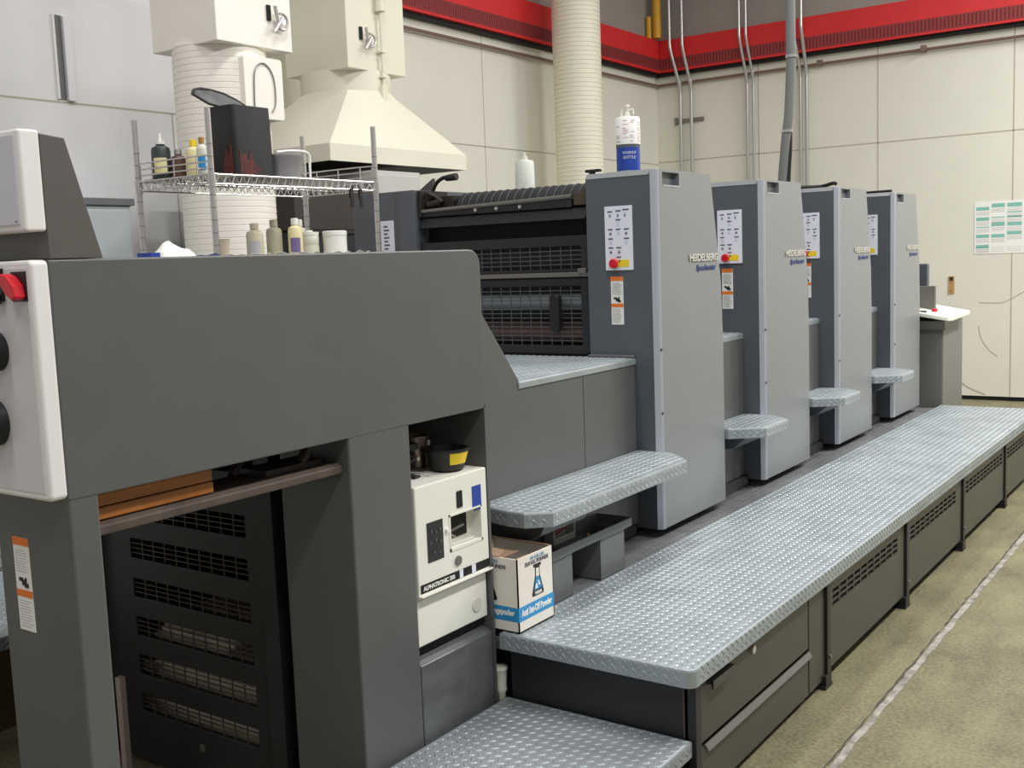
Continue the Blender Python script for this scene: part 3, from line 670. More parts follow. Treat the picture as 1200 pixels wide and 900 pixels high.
obj('recess_rim', (lambda q: (dec(q, ('X', XU), YU + 0.066, YU + 0.224, 1.930, 1.936, 0.002), dec(q, ('X', XU), YU + 0.22, YU + 0.225, 1.936, 1.99, 0.002), q)[-1])(NB()), M_trim, c)
# housing behind the cover
obj('housing', prism(NB(), [(YU, ZB), (YU + 0.62, ZB), (YU + 0.62, 1.23), (YU + 0.6, 1.51), (YU + 0.505, 1.99), (YU + 0.02, 1.998), (YU, 1.978)], 'X', -2.44, XU - 0.022), M_front, u1, 0.003)
obj('top_edge', prism(NB(), [(YU - 0.002, 1.978), (YU + 0.018, 2.001), (YU + 0.06, 2.004), (YU + 0.06, 1.99), (YU + 0.02, 1.99)], 'X', -2.44, XU - 0.03), M_side, u1)
obj('corner_trim', prism(NB(), [(XU - 0.024, YU - 0.002), (XU - 0.004, YU + 0.012), (XU + 0.001, YU + 0.024), (XU + 0.001, YU + 0.03), (XU - 0.024, YU + 0.03)], 'Z', ZB, 2.0), M_trim, u1, 0.001)
bm = NB()
for zz in (1.25, 0.98): cyl(bm, (XU, YU + 0.02, zz), (XU + 0.004, YU + 0.02, zz), 0.005, n=8)
each('latch_screw', bm, M_black, u1)
pn = obj('control_panel', B(-2.346, -2.214, YU - 0.006, YU, 1.588, 1.857), M_key, u1, 0.001)
F = ('Y', YU - 0.006); bm = NB(); bg = NB()
for (uu, vv, wd) in ((-2.33, 1.832, .022), (-2.292, 1.834, .026), (-2.258, 1.838, .03), (-2.292, 1.797, .024), (-2.33, 1.757, .022), (-2.292, 1.757, .022), (-2.254, 1.757, .024), (-2.33, 1.718, .022), (-2.254, 1.718, .024), (-2.33, 1.68, .024), (-2.292, 1.68, .024), (-2.292, 1.64, .022)):
    dec(bm, F, uu, uu + wd, vv, vv + 0.006); dec(bg, F, uu + 0.005, uu + 0.018, vv - 0.02, vv - 0.006)
for uu in (-2.33, -2.292, -2.258): dec(bm, F, uu + 0.009, uu + 0.014, 1.812, 1.822, lift=0.0009)
for uu, vv in ((-2.325, 1.738), (-2.325, 1.66), (-2.285, 1.66), (-2.25, 1.738), (-2.285, 1.622)): dec(bm, F, uu + 0.003, uu + 0.012, vv, vv + 0.008, lift=0.0009)
obj('key_legend', bm, M_ink2, pn); obj('key_pad', bg, mat('pale key pad', (206, 208, 222), 0.5), pn)
obj('emergency_plate', dec(NB(), F, -2.322, -2.232, 1.602, 1.632, 0.0012), M_yellow, pn)
bm = NB(); cyl(bm, (-2.297, YU - 0.0072, 1.617), (-2.297, YU - 0.02, 1.617), 0.009, n=14); cyl(bm, (-2.297, YU - 0.02, 1.617), (-2.297, YU - 0.034, 1.617), 0.021, 0.019, 22)
obj('emergency_button', bm, M_red, pn, 0.002, smooth=True)
lb = obj('warning_label', B(-2.326, -2.267, YU - 0.002, YU, 1.357, 1.561), M_paper, u1); warn_marks(lb, ('Y', YU - 0.002), -2.326, -2.267, 1.357, 1.561)
text('silver_lettering', 'HEIDELBERG', 0.05, ('X', XU), YU + 0.302, 1.612, mat('bright silver lettering', (214, 212, 206), 0.3, 0.5), u1, width=0.29, height=0.032, extrude=0.0025, bold=0.001)
text('blue_lettering', 'Speedmaster', 0.04, ('X', XU), YU + 0.372, 1.562, M_navy, u1, width=0.205, height=0.034, extrude=0.0008, bold=0.0015, shear=0.25)
gc = obj('drive_side_cabinet', prism(NB(), [(-3.80, 0.0), (-3.40, 0.0), (-3.40, 2.0), (-3.75, 2.0), (-3.785, 1.985), (-3.80, 1.95)], 'Y', YU, YU + 0.62), M_front, u1, 0.003)
sl = obj('side_label', B(-3.627, -3.535, YU - 0.002, YU, 1.62, 1.862), M_key, gc)
bm = NB()
for k in range(9): dec(bm, ('Y', YU - 0.002), -3.60, -3.575 + 0.01 * (k % 2), 1.83 - k * 0.018, 1.838 - k * 0.018)
obj('label_marks', bm, M_ink2, sl)
obj('press_body', B(-3.40, -2.44, YU + 0.16, YU + 0.6, 0, 1.90), M_black, u1, 0.01)
# copies for the farther towers; unit two carries the deck, cover and foot step that fill the gap before it
u2 = dup(u1, None, PITCH); u2['label'] = tower_label(1); u2['_o'] = (-2.27, YU + PITCH, 0)
y2 = YU + PITCH
obj('side_cover', B(-2.26, -2.219, y2 - 0.52, y2 - 0.001, 0.441, 1.205), M_dark, u2, 0.004)
bm = tread([(-3.38, y2 - 0.52), (-2.2165, y2 - 0.52), (-2.2165, y2 - 0.001), (-3.38, y2 - 0.001)], 1.235, 0.03); obj('deck', bm, M_tread, u2)
STEP = [(-2.219, -0.485), (-2.09, -0.485), (-1.945, -0.375), (-1.945, -0.10), (-2.06, -0.002), (-2.219, -0.002)]
obj('foot_step', tread([(a, y2 + b) for a, b in STEP], 0.82, 0.05, sides=(1, 2, 3)), M_tread, u2)
obj('step_bracket', prism(NB(), [(-2.219, 0.77), (-2.03, 0.77), (-2.10, 0.71), (-2.219, 0.69)], 'Y', y2 - 0.40, y2 - 0.06), M_front, u2, 0.003)
obj('kick_plate', B(-2.26, -2.20, y2 - 0.50, y2 - 0.002, 0.441, 0.50), M_black, u2)
u3 = dup(u2, None, PITCH); u3['label'] = tower_label(2)
u4 = dup(u2, None, 2 * PITCH); u4['label'] = tower_label(3)
# parts only the nearest tower shows
p = obj('side_cover', prism(NB(), [(2.712, 0.50), (YU - 0.001, 0.50), (YU - 0.001, 1.19), (3.20, 1.19), (2.80, 1.68), (2.712, 1.68)], 'X', -2.26, -2.219), M_dark, u1, 0.004)
obj('panel_seam', dec(NB(), ('X', -2.219), 3.615, 3.619, 0.50, 1.19, 0.0006), M_black, p)
obj('plinth', B(-2.26, -2.232, 2.712, YU - 0.001, 0.441, 0.50), M_black, u1)
obj('deck', tread([(-3.38, 3.0), (-2.214, 3.17), (-2.214, YU - 0.001), (-3.38, YU - 0.001)], 1.216, 0.028), M_tread, u1)
obj('deck_corner', prism(NB(), rrect(-2.44, -2.213, YU - 0.03, YU + 0.0, 0.01), 'Z', 1.216, 1.228), M_dark, u1, 0.006)
S1 = [(-2.219, 2.90), (-2.07, 2.862), (-2.0, 2.862), (-1.925, 2.925), (-1.925, 3.92), (-2.05, YU - 0.002), (-2.219, YU - 0.002)]
obj('foot_step', tread(S1, 0.82, 0.052, sides=(0, 1, 2, 3, 4)), M_tread, u1)
obj('step_bracket', prism(NB(), [(-2.219, 0.768), (-1.96, 0.768), (-1.98, 0.73), (-2.06, 0.69), (-2.219, 0.68)], 'Y', 2.925, 3.22), mat('dark bracket', (58, 58, 60), 0.4), u1, 0.004)
obj('step_bracket', prism(NB(), [(-2.219, 0.768), (-2.02, 0.768), (-2.10, 0.74), (-2.219, 0.72)], 'Y', 3.14, 3.98), M_front, u1, 0.003)
# black guards of the nearest tower
def lattice(x0, x1, z0, z1, y, nx, nz):
    bm = NB()
    for k in range(1, nx): x = x0 + (x1 - x0) * k / nx; box(bm, x - 0.0016, x + 0.0016, y + 0.004, y + 0.008, z0, z1)
    for k in range(1, nz): z = z0 + (z1 - z0) * k / nz; box(bm, x0, x1, y + 0.003, y + 0.009, z - 0.0018, z + 0.0018)
    return bm
YF = YU + 0.03
up = obj('upper_guard', B(-3.395, -2.445, YF, YF + 0.016, 1.585, 1.745), M_black, u1, 0.002)
cut(up, [(-3.36, -2.49, YF - 0.1, YF + 0.1, 1.60, 1.70)])
obj('guard_grid', lattice(-3.36, -2.49, 1.60, 1.70, YF, 16, 5), mat('guard lattice', (92, 96, 98), 0.4, 0.3), up)
obj('drip_rail', box(B(-3.395, -2.445, YF - 0.02, YF + 0.012, 1.565, 1.585), -2.49, -2.45, YF - 0.034, YF, 1.578, 1.602), M_steel, u1, 0.003)
lo = obj('lower_guard', prism(NB(), rrect(-3.395, -2.447, 1.222, 1.56, 0.03, 5, (0, 1, 0, 0)), 'Y', YF - 0.01, YF + 0.006), M_black, u1, 0.003)
cut(lo, [(-3.36, -2.49, YF - 0.1, YF + 0.1, 1.262, 1.525)])
obj('guard_grid', lattice(-3.36, -2.49, 1.262, 1.525, YF - 0.01, 16, 13), mat('guard lattice', (92, 96, 98), 0.4, 0.3), lo)
bm = NB(); cyl(bm, (-3.38, YF + 0.055, 1.455), (-2.46, YF + 0.055, 1.455), 0.04, n=24); obj('impression_roller', bm, mat('oily roller', (150, 156, 160), 0.4, 0.2), u1, smooth=True)
bm = NB(); cyl(bm, (-3.38, YF + 0.065, 1.315), (-2.46, YF + 0.065, 1.315), 0.05, n=24); obj('blanket_roller', bm, mat('brown roller', (104, 82, 78), 0.4, 0.3), u1, smooth=True)
bm = prism(NB(), rrect(-2.637, -2.588, 1.325, 1.49, 0.018), 'Y', YF - 0.045, YF - 0.012); h_ = obj('guard_handle', bm, M_blackm, lo, 0.006)
obj('fountain_cover', prism(NB(), [(YF - 0.01, 1.815), (YF + 0.02, 1.815), (YF + 0.03, 1.865), (YF + 0.012, 1.865)], 'X', -3.395, -2.46), M_black, u1, 0.003)
obj('fountain_recess', B(-3.395, -2.445, YF + 0.07, YF + 0.12, 1.74, 1.9), M_ink, u1)
obj('ink_blade', B(-3.38, -2.53, YF + 0.0, YF + 0.05, 1.868, 1.905), M_black, u1, 0.003)
bm = NB(); tube(bm, [(-3.39, YF + 0.0, 1.895), (-2.53, YF + 0.0, 1.915)], 0.010, 10); obj('blade_bar', bm, M_steel, u1, smooth=True)
bm = NB()
for x in (-3.05, -2.93, -2.80): cyl(bm, (x, YF - 0.001, 1.885), (x, YF - 0.012, 1.885), 0.008, n=10)
each('blade_bolt', bm, M_chrome, u1)
bm = NB(); prof = []
for i in range(15):
    a = i / 14 * PI * 0.75; prof.append((YF + 0.13 - 0.09 * math.cos(a), 1.885 + 0.09 * math.sin(a)))
prof += [(YF + 0.22, 1.9)]
prism(bm, prof, 'X', -3.20, -2.50); cv = obj('fountain_hood', bm, M_black, u1, smooth=True)
bm = NB()
for k in range(16):
    x = -3.17 + k * 0.043
    tube(bm, [(x, YF + 0.13 - 0.091 * math.cos(0.2 + i * 0.25), 1.885 + 0.091 * math.sin(0.2 + i * 0.25)) for i in range(9)], 0.0026, 5)
each('hood_rib', bm, mat('grey rubber rib', (62, 64, 66), 0.5), cv)
bm = NB(); box(bm, -3.395, -3.375, YF - 0.01, YF + 0.2, 1.87, 1.995); box(bm, -3.37, -3.23, YF + 0.06, YF + 0.2, 1.9, 1.965); tube(bm, smooth_path([(-3.385, YF + 0.04, 1.90), (-3.37, YF + 0.04, 1.975), (-3.33, YF + 0.05, 1.965), (-3.29, YF + 0.05, 1.935)], 5), 0.012); cyl(bm, (-3.36, YF + 0.03, 1.925), (-3.30, YF + 0.04, 1.935), 0.018)
obj('blade_bracket', B(-2.52, -2.45, YF + 0.0, YF + 0.10, 1.875, 1.93), mat('bronze bracket', (84, 74, 60), 0.45, 0.4), u1, 0.003)
obj('ink_gear_block', bm, mat('inky gear block', (52, 46, 40), 0.45, 0.4, var=0.5, vscale=24), u1, 0.004)
bm = NB(); tube(bm, smooth_path([(-3.42, YF + 0.10, 1.92), (-3.40, YF + 0.10, 1.97), (-3.365, YF + 0.10, 2.03), (-3.32, YF + 0.10, 2.055), (-3.29, YF + 0.10, 2.055)], 5), 0.010, 8); lv = obj('lever', bm, M_blackm, u1, smooth=True)
bm = NB(); cyl(bm, (-3.30, YF + 0.10, 2.053), (-3.235, YF + 0.10, 2.056), 0.015, 0.018, 12); obj('lever_grip', bm, M_blackm, lv, 0.003)
obj('ink_knife', prism(NB(), [(-3.50, 2.0), (-3.41, 2.0), (-3.40, 2.06)], 'Y', YF + 0.12, YF + 0.14), mat('purple stained card', (86, 76, 80), 0.6), u1)
obj('pull_handle', box(B(-2.47, -2.40, YU + 0.05, YU + 0.075, 2.012, 2.024), -2.45, -2.43, YU + 0.05, YU + 0.075, 2.0, 2.012), M_blackm, u1, 0.002)

# ---- small things on the towers
t = thing('spray_bottle', (-2.348, 4.28, 2.0), 'white and blue cylindrical bottle with nozzle standing on top of the nearest tower', 'bottle')
ZT = 2.004; c_ = (-2.345, 4.26)
obj('base_ring', lathe(NB(), [(0.05, ZT), (0.052, ZT + 0.012), (0.05, ZT + 0.016)], c_, 28), M_cab, t)
b1_ = obj('blue_sleeve', lathe(NB(), [(0.052, ZT + 0.012), (0.052, ZT + 0.115)], c_, 32), M_blue, t, smooth=True)
obj('dark_band', lathe(NB(), [(0.0524, ZT + 0.112), (0.0524, ZT + 0.128)], c_, 32), M_ink2, t, smooth=True)
obj('white_label', lathe(NB(), [(0.0545, ZT + 0.125), (0.0545, ZT + 0.235), (0.05, ZT + 0.243), (0.0, ZT + 0.245)], c_, 32), M_paper, t, smooth=True)
def wrap_text(nm, s, cxy, r, z, hgt, arc, a0, mt, par):
    o = text(nm, s, 0.02, ('Y', 0), 0, 0, mt, par, width=1.0, height=hgt, bold=0.0006)
    for v in o.data.vertices:
        a = a0 + (v.co.x - 0.5) * arc
        rr = r + 0.0006
        v.co = (cxy[0] + rr * math.cos(a), cxy[1] + rr * math.sin(a), z + v.co.z)
    return o
wrap_text('blue_sleeve_text', 'WASHUP', c_, 0.0525, ZT + 0.082, 0.013, 1.2, math.radians(-55), M_key, t)
wrap_text('blue_sleeve_text', 'BOTTLE', c_, 0.0525, ZT + 0.062, 0.013, 1.05, math.radians(-55), M_key, t)
bm = NB()
for k in range(12):
    for j in range(4):
        a = math.radians(-120 + j * 36 + random.uniform(-4, 4)); ar = random.uniform(.25, .5); zz = ZT + 0.135 + k * 0.008
        if random.random() < .35: continue
        vs = []
        for q in (0, .5, 1):
            for z_ in (zz, zz + 0.0035): vs.append(bm.verts.new((c_[0] + 0.0549 * math.cos(a + ar * q), c_[1] + 0.0549 * math.sin(a + ar * q), z_)))
        bm.faces.new((vs[0], vs[2], vs[3], vs[1])); bm.faces.new((vs[2], vs[4], vs[5], vs[3]))
obj('label_marks', bm, mat('pinkish print', (206, 170, 172), 0.6), t)
bm = NB(); lathe(bm, [(0.012, ZT + 0.244), (0.012, ZT + 0.262), (0.007, ZT + 0.266), (0.007, ZT + 0.285), (0.012, ZT + 0.288), (0.010, ZT + 0.298)], c_, 14); tube(bm, smooth_path([(c_[0], c_[1], ZT + 0.27), (c_[0] + 0.02, c_[1] + 0.014, ZT + 0.278), (c_[0] + 0.022, c_[1] + 0.015, ZT + 0.258)], 5), 0.004, 6); cyl(bm, (c_[0] - 0.022, c_[1] - 0.01, ZT + 0.24), (c_[0] - 0.022, c_[1] - 0.01, ZT + 0.278), 0.005, n=8)
obj('nozzle', bm, M_pale, t, smooth=True)
t = thing('dispenser_bottle', (-3.55, 5.25, 2.0), 'white dispenser bottle on the far side cabinet of second tower, left of the ribbed duct', 'bottle')
obj('bottle', lathe(NB(), [(0.054, 2.002), (0.056, 2.02), (0.056, 2.195), (0.05, 2.212), (0.018, 2.218)], (-3.57, 5.25), 26), mat('stained white plastic', (214, 218, 208), 0.4, var=0.12, vscale=16), t, smooth=True)
obj('cap', lathe(NB(), [(0.018, 2.216), (0.02, 2.236), (0.009, 2.24), (0.011, 2.252), (0.004, 2.258)], (-3.57, 5.25), 16), M_pale, t, smooth=True)
bm = tube(NB(), smooth_path([(-2.40, 6.36, 2.012), (-2.33, 6.42, 2.014), (-2.25, 6.46, 2.014), (-2.17, 6.43, 2.026), (-2.14, 6.39, 2.020)], 6), 0.011, 8)
o = obj('black_cable', bm, M_blackm, smooth=True); tag(o, 'short black cable lying on top of the third tower', 'cable', 'black cables on the towers')
bm = tube(NB(), smooth_path([(-2.42, 7.60, 2.01), (-2.3, 7.56, 2.012), (-2.2, 7.54, 2.012), (-2.14, 7.53, 2.012)], 6), 0.009, 8)
o = obj('black_cable', bm, M_blackm, smooth=True); tag(o, 'short black cable lying on top of the farthest tower', 'cable', 'black cables on the towers')

# ---- feeder console behind the last tower
t = thing('feeder_console', (-2.1, 8.6, 0.44), 'grey feeder console with white slanted desk beyond the farthest tower', 'console')
obj('pedestal', B(-2.7, -1.985, 8.30, 8.9, 0.0, 1.09), mat('feeder grey paint', (112, 112, 106), 0.42), t, 0.01)
obj('back_plate', B(-2.6, -2.075, 8.42, 8.46, 1.05, 1.335), mat('feeder grey paint', (112, 112, 106)), t, 0.004)
obj('side_post', B(-2.5, -2.15, 8.5, 8.56, 1.05, 1.50), M_front, t, 0.008)
bm = NB()
top = [(-2.5, 8.18, 1.215), (-1.925, 8.18, 1.118), (-1.905, 8.24, 1.116), (-1.905, 8.78, 1.13), (-2.5, 8.78, 1.245)]
A = [bm.verts.new(p) for p in top]; C_ = [bm.verts.new((p[0], p[1], p[2] - 0.03)) for p in top]
bm.faces.new(A); bm.faces.new(C_[::-1])
for i in range(5): bm.faces.new((A[i], C_[i], C_[(i + 1) % 5], A[(i + 1) % 5]))
dk = obj('desk_top', bm, M_white, t, 0.006)
obj('desk_bracket', prism(NB(), [(8.26, 1.02), (8.7, 1.06), (8.74, 1.10), (8.22, 1.085)], 'X', -2.5, -1.96), mat('feeder grey paint', (112, 112, 106)), t, 0.004)
bm = NB(); cyl(bm, (-2.06, 8.35, 1.14), (-2.06, 8.35, 1.17), 0.018, 0.022, 16); obj('red_button', bm, M_red, dk)
bm = NB(); cyl(bm, (-2.19, 8.5, 1.165), (-2.19, 8.5, 1.205), 0.018, n=14); obj('black_knob', bm, M_blackm, dk)
obj('key_slot', B(-2.15, -2.09, 8.22, 8.25, 1.145, 1.163), M_ink2, dk)

# ================================================================== things on the walkway
t = thing('powder_carton', (-2.05, 2.81, 0.467), 'open white carton with blue band and flask picture under the foot step', 'box')
x0, x1, y0, y1, z0, z1 = -2.165, -1.930, 2.714, 2.918, 0.467, 0.708
bm = NB(); box(bm, x0, x1, y0, y0 + 0.004, z0, z1); box(bm, x0, x1, y1 - 0.004, y1, z0, z1); box(bm, x0, x0 + 0.004, y0, y1, z0, z1); box(bm, x1 - 0.004, x1, y0, y1, z0, z1); box(bm, x0, x1, y0, y1, z0, z0 + 0.004)
obj('carton_walls', bm, M_card, t)
obj('dark_interior', B(x0 + 0.006, x1 - 0.006, y0 + 0.006, y1 - 0.006, z0 + 0.006, z0 + 0.17), M_ink, t)  # black block stands for the shaded inside of the open carton
bm = NB()
def flap(a, b, c, d):
    v = [bm.verts.new(p) for p in (a, b, c, d)]; bm.faces.new(v)
flap((x0, y1, z1), (x1, y1, z1), (x1 - 0.01, y1 - 0.03, z1 + 0.012), (x0 + 0.01, y1 - 0.03, z1 + 0.012))
flap((x0 + 0.01, y0 + 0.002, z1), (x1 - 0.07, y0 + 0.002, z1), (x1 - 0.08, y0 + 0.05, z1 + 0.008), (x0 + 0.02, y0 + 0.06, z1 + 0.012))
flap((x0 + 0.03, y0 + 0.08, z1 - 0.012), (x1 - 0.1, y0 + 0.06, z1 - 0.02), (x1 - 0.09, y1 - 0.06, z1 - 0.016), (x0 + 0.03, y1 - 0.05, z1 - 0.02))
flap((x1 - 0.003, y0 + 0.006, z1), (x1 - 0.003, y0 + 0.07, z1), (x1 - 0.05, y0 + 0.06, z1 - 0.02), (x1 - 0.05, y0 + 0.01, z1 - 0.015))
o = obj('flap', bm, M_brownc, t); o.modifiers.new('s', 'SOLIDIFY').thickness = 0.003
FX = ('X', x1); FY = ('Y', y0)
bm = NB(); dec(bm, FX, y0, y1, z0 + 0.036, z0 + 0.083, 0.0006); dec(bm, FY, x0, x1, z0 + 0.036, z0 + 0.083, 0.0006); bd = obj('blue_band', bm, M_sky, t)
text('band_text', 'Anti Set-Off Powder', 0.02, ('X', x1 + 0.0006), y0 + 0.014, z0 + 0.049, M_paper, bd, width=0.176, height=0.024, lift=0.0002, bold=0.0008)
text('band_text', 'Bestaeubungspuder'.replace('ae', '\u00e4'), 0.02, ('Y', y0 - 0.0006), x0 + 0.055, z0 + 0.049, M_paper, bd, width=0.165, height=0.026, lift=0.0002, bold=0.0008)
def flask(F, u, s):
    def sil(k, zlo, zhi, mt, lift, nm):
        pts = [(-.022, .205 - .012), (-.0135, .205 - .012), (-.0135, .165), (-.034, .105), (-.031, .098), (.031, .098), (.034, .105), (.0135, .165), (.0135, .193), (.022, .193), (.022, .203), (-.022, .203)]
        bm = NB(); ax, p = F
        pts = [(u + a * k * s, z0 + .15 + (b - .15) * k) for a, b in pts]
        pts = [(a, min(max(b, zlo), zhi)) for a, b in pts]
        if ax == 'X': prism(bm, pts, 'X', p + lift, p + lift + 0.0006)
        else: prism(bm, pts, 'Y', p - lift - 0.0006, p - lift)
        return obj(nm, bm, mt, t)
    fl = sil(1, 0, 2, M_blackm, 0, 'flask_picture')
    def q(a0, a1, a2, a3, b0, b1, mt, nm, lift):
        bm = NB(); pts = [(u + a0 * s, z0 + b0), (u + a1 * s, z0 + b0), (u + a2 * s, z0 + b1), (u + a3 * s, z0 + b1)]
        ax, p = F
        if ax == 'X': prism(bm, pts, 'X', p + lift, p + lift + 0.0006)
        else: prism(bm, pts, 'Y', p - lift - 0.0006, p - lift)
        obj(nm, bm, mt, fl)
    q(-.0085, .0085, .0085, -.0085, .160, .188, M_card, 'flask_neck', 0.0006)
    q(-.022, .022, .0095, -.0095, .118, .158, M_sky, 'flask_liquid', 0.0006)
    q(-.016, -.002, -.004, -.012, .122, .138, M_paper, 'flask_highlight', 0.0012); q(.004, .014, .006, .0, .13, .146, M_paper, 'flask_highlight', 0.0012)
    text('flask_text', 'VARN', 0.01, (F[0], F[1] + (0.0006 if F[0] == 'X' else -0.0006)), u - .02 * s, z0 + .102, M_paper, fl, width=.04 * s, height=.011, lift=0.0004, bold=0.0004)
flask(FX, y0 + 0.112, 1.0); flask(FY, x0 + 0.118, 1.0)
text('weight_text', '22.0 U.S. POUNDS', 0.02, FX, y0 + 0.042, z0 + 0.207, M_ink2, t, width=0.135, height=0.013, bold=0.0006)
text('weight_text', '10 KILOS', 0.02, FX, y0 + 0.074, z0 + 0.223, mat('pale blue print', (120, 160, 186), 0.5), t, width=0.078, height=0.011, bold=0.0004)
text('weight_text', '22.0 U.S. POUNDS', 0.02, FY, x0 + 0.045, z0 + 0.205, M_ink2, t, width=0.145, height=0.013, bold=0.0006)
text('weight_text', '10 KILOS', 0.02, FY, x0 + 0.08, z0 + 0.222, mat('pale blue print', (120, 160, 186), 0.5), t, width=0.08, height=0.011, bold=0.0004)
# plastic tray caddy
t = thing('tool_tray', (-2.1, 3.3, 0.44), 'grey plastic two-bin tool tray standing beside the carton under the foot step', 'tray')
bm = NB()
def openbin(x0, x1, y0, y1, z0, z1, w_=0.004):
    box(bm, x0, x1, y0, y0 + w_, z0, z1); box(bm, x0, x1, y1 - w_, y1, z0, z1); box(bm, x0, x0 + w_, y0, y1, z0, z1); box(bm, x1 - w_, x1, y0, y1, z0, z1); box(bm, x0, x1, y0, y1, z0, z0 + w_)
openbin(-2.185, -2.034, 2.95, 3.205, 0.442, 0.604); obj('bin', bm, M_tray, t, 0.0015)
bm = NB(); openbin(-2.185, -2.034, 3.40, 3.585, 0.442, 0.604); obj('bin', bm, M_tray, t, 0.0015)
bm = NB(); box(bm, -2.19, -2.182, 2.94, 3.64, 0.60, 0.634); box(bm, -2.034, -2.026, 2.94, 3.64, 0.60, 0.634); box(bm, -2.19, -2.026, 3.632, 3.64, 0.60, 0.634); box(bm, -2.19, -2.026, 2.94, 2.948, 0.60, 0.634)
box(bm, -2.19, -2.026, 3.205, 3.40, 0.600, 0.604); box(bm, -2.19, -2.026, 3.585, 3.64, 0.600, 0.604)
obj('rim', bm, M_tray, t, 0.0015)
t3 = thing('tool_cup', (-2.12, 3.3, 0.605), 'small pale grey holder with dark red roll in the tray', 'holder')
bm = NB(); box(bm, -2.165, -2.12, 3.22, 3.23, 0.605, 0.69); box(bm, -2.165, -2.12, 3.36, 3.37, 0.605, 0.69); box(bm, -2.165, -2.155, 3.23, 3.36, 0.605, 0.69); box(bm, -2.13, -2.12, 3.23, 3.36, 0.605, 0.63)
box(bm, -2.165, -2.12, 3.23, 3.36, 0.676, 0.69)
obj('holder', bm, mat('pale grey holder', (172, 172, 168), 0.5), t3, 0.003)
bm = NB(); cyl(bm, (-2.14, 3.24, 0.65), (-2.14, 3.33, 0.665), 0.016, n=14); obj('red_roll', bm, mat('dark red', (130, 36, 44), 0.5), t3)
o = obj('copper_fitting', lathe(NB(), [(0.007, 0.6045), (0.008, 0.615), (0.004, 0.62)], (-2.08, 3.39), 12), mat('orange copper', (214, 140, 90), 0.4, 0.4)); tag(o, 'tiny copper coloured fitting in the tool tray', 'fitting')

# ================================================================== wire rack
XB, XA, YB, YD = -3.473, -3.94, 2.896, 3.86
rk = thing('wire_rack', (-3.7, 3.38, 0), 'chrome wire rack with two shelves beyond the delivery end', 'rack')
for i, (x, y) in enumerate(((XB, YB), (XA, YB), (XB, YD), (XA, YD))):
    pp = obj('post', cyl(NB(), (x, y, 0), (x, y, 2.29), 0.0125, n=14), M_chrome, rk, smooth=True)
    obj('collar', cyl(NB(), (x, y, 1.985), (x, y, 2.035), 0.016, n=14), M_chrome, pp, smooth=True)
    bm = NB()
    for z in [0.2 + 0.05 * k for k in range(40)]: cyl(bm, (x, y, z), (x, y, z + 0.003), 0.0128, n=14)
    obj('groove', bm, M_steel, pp)
def shelf(z):
    bm = NB(); r = 0.0035
    for zz in (z, z - 0.038):
        tube(bm, [(XB, YB, zz), (XB, YD, zz)], r, 6); tube(bm, [(XA, YB, zz), (XA, YD, zz)], r, 6); tube(bm, [(XB, YB, zz), (XA, YB, zz)], r, 6); tube(bm, [(XB, YD, zz), (XA, YD, zz)], r, 6)
    def zig(p, q, nn):
        P = []
        for k in range(nn + 1):
            f = k / nn; P.append((p[0] + (q[0] - p[0]) * f, p[1] + (q[1] - p[1]) * f, z - (0.038 if k % 2 else 0)))
        tube(bm, P, 0.0026, 5)
    zig((XB, YB), (XB, YD), 48); zig((XA, YB), (XA, YD), 48); zig((XB, YB), (XA, YB), 22); zig((XB, YD), (XA, YD), 22)
    for k in range(1, 36): y = YB + (YD - YB) * k / 36; tube(bm, [(XA, y, z + 0.003), (XB, y, z + 0.003)], 0.0022, 5)
    for x in (XA + 0.155, XA + 0.31): tube(bm, [(x, YB, z - 0.02), (x, YD, z - 0.02)], 0.003, 5); zig((x, YB), (x, YD), 48)
    return obj('wire_shelf', bm, M_chrome, rk)
shelf(2.035); shelf(1.685)
def ledge(y, x0, x1):
    bm = NB()
    for k, zz in enumerate((2.06, 2.085, 2.11)):
        a = 0.02 if k == 2 else 0.004
        tube(bm, smooth_path([(x0 + 0.005, y, 2.045), (x0 + 0.005, y, zz - 0.01), (x0 + 0.012 + a, y, zz), (x1 - 0.012 - a, y, zz), (x1 - 0.005, y, zz - 0.01), (x1 - 0.005, y, 2.045)], 3) if k == 2 else [(x0 + 0.005, y, zz), (x1 - 0.005, y, zz)], 0.0032, 6)
    for f in (0.18, 0.5, 0.82): x = x0 + (x1 - x0) * f; tube(bm, [(x, y, 2.0), (x, y, 2.11)], 0.003, 6)
    return obj('end_ledge', bm, M_chrome, rk)
ledge(YB + 0.004, XA + 0.01, XB - 0.01); ledge(YD - 0.004, XA + 0.01, XB - 0.01)
bm = NB()
for y in (3.68, 3.74): box(bm, XB - 0.004, XB + 0.008, y, y + 0.018, 1.955, 2.0); box(bm, XB - 0.002, XB + 0.006, y + 0.006, y + 0.022, 1.915, 1.955)
obj('hanging_clip', bm, M_blackm, rk)
ZS = 2.0405
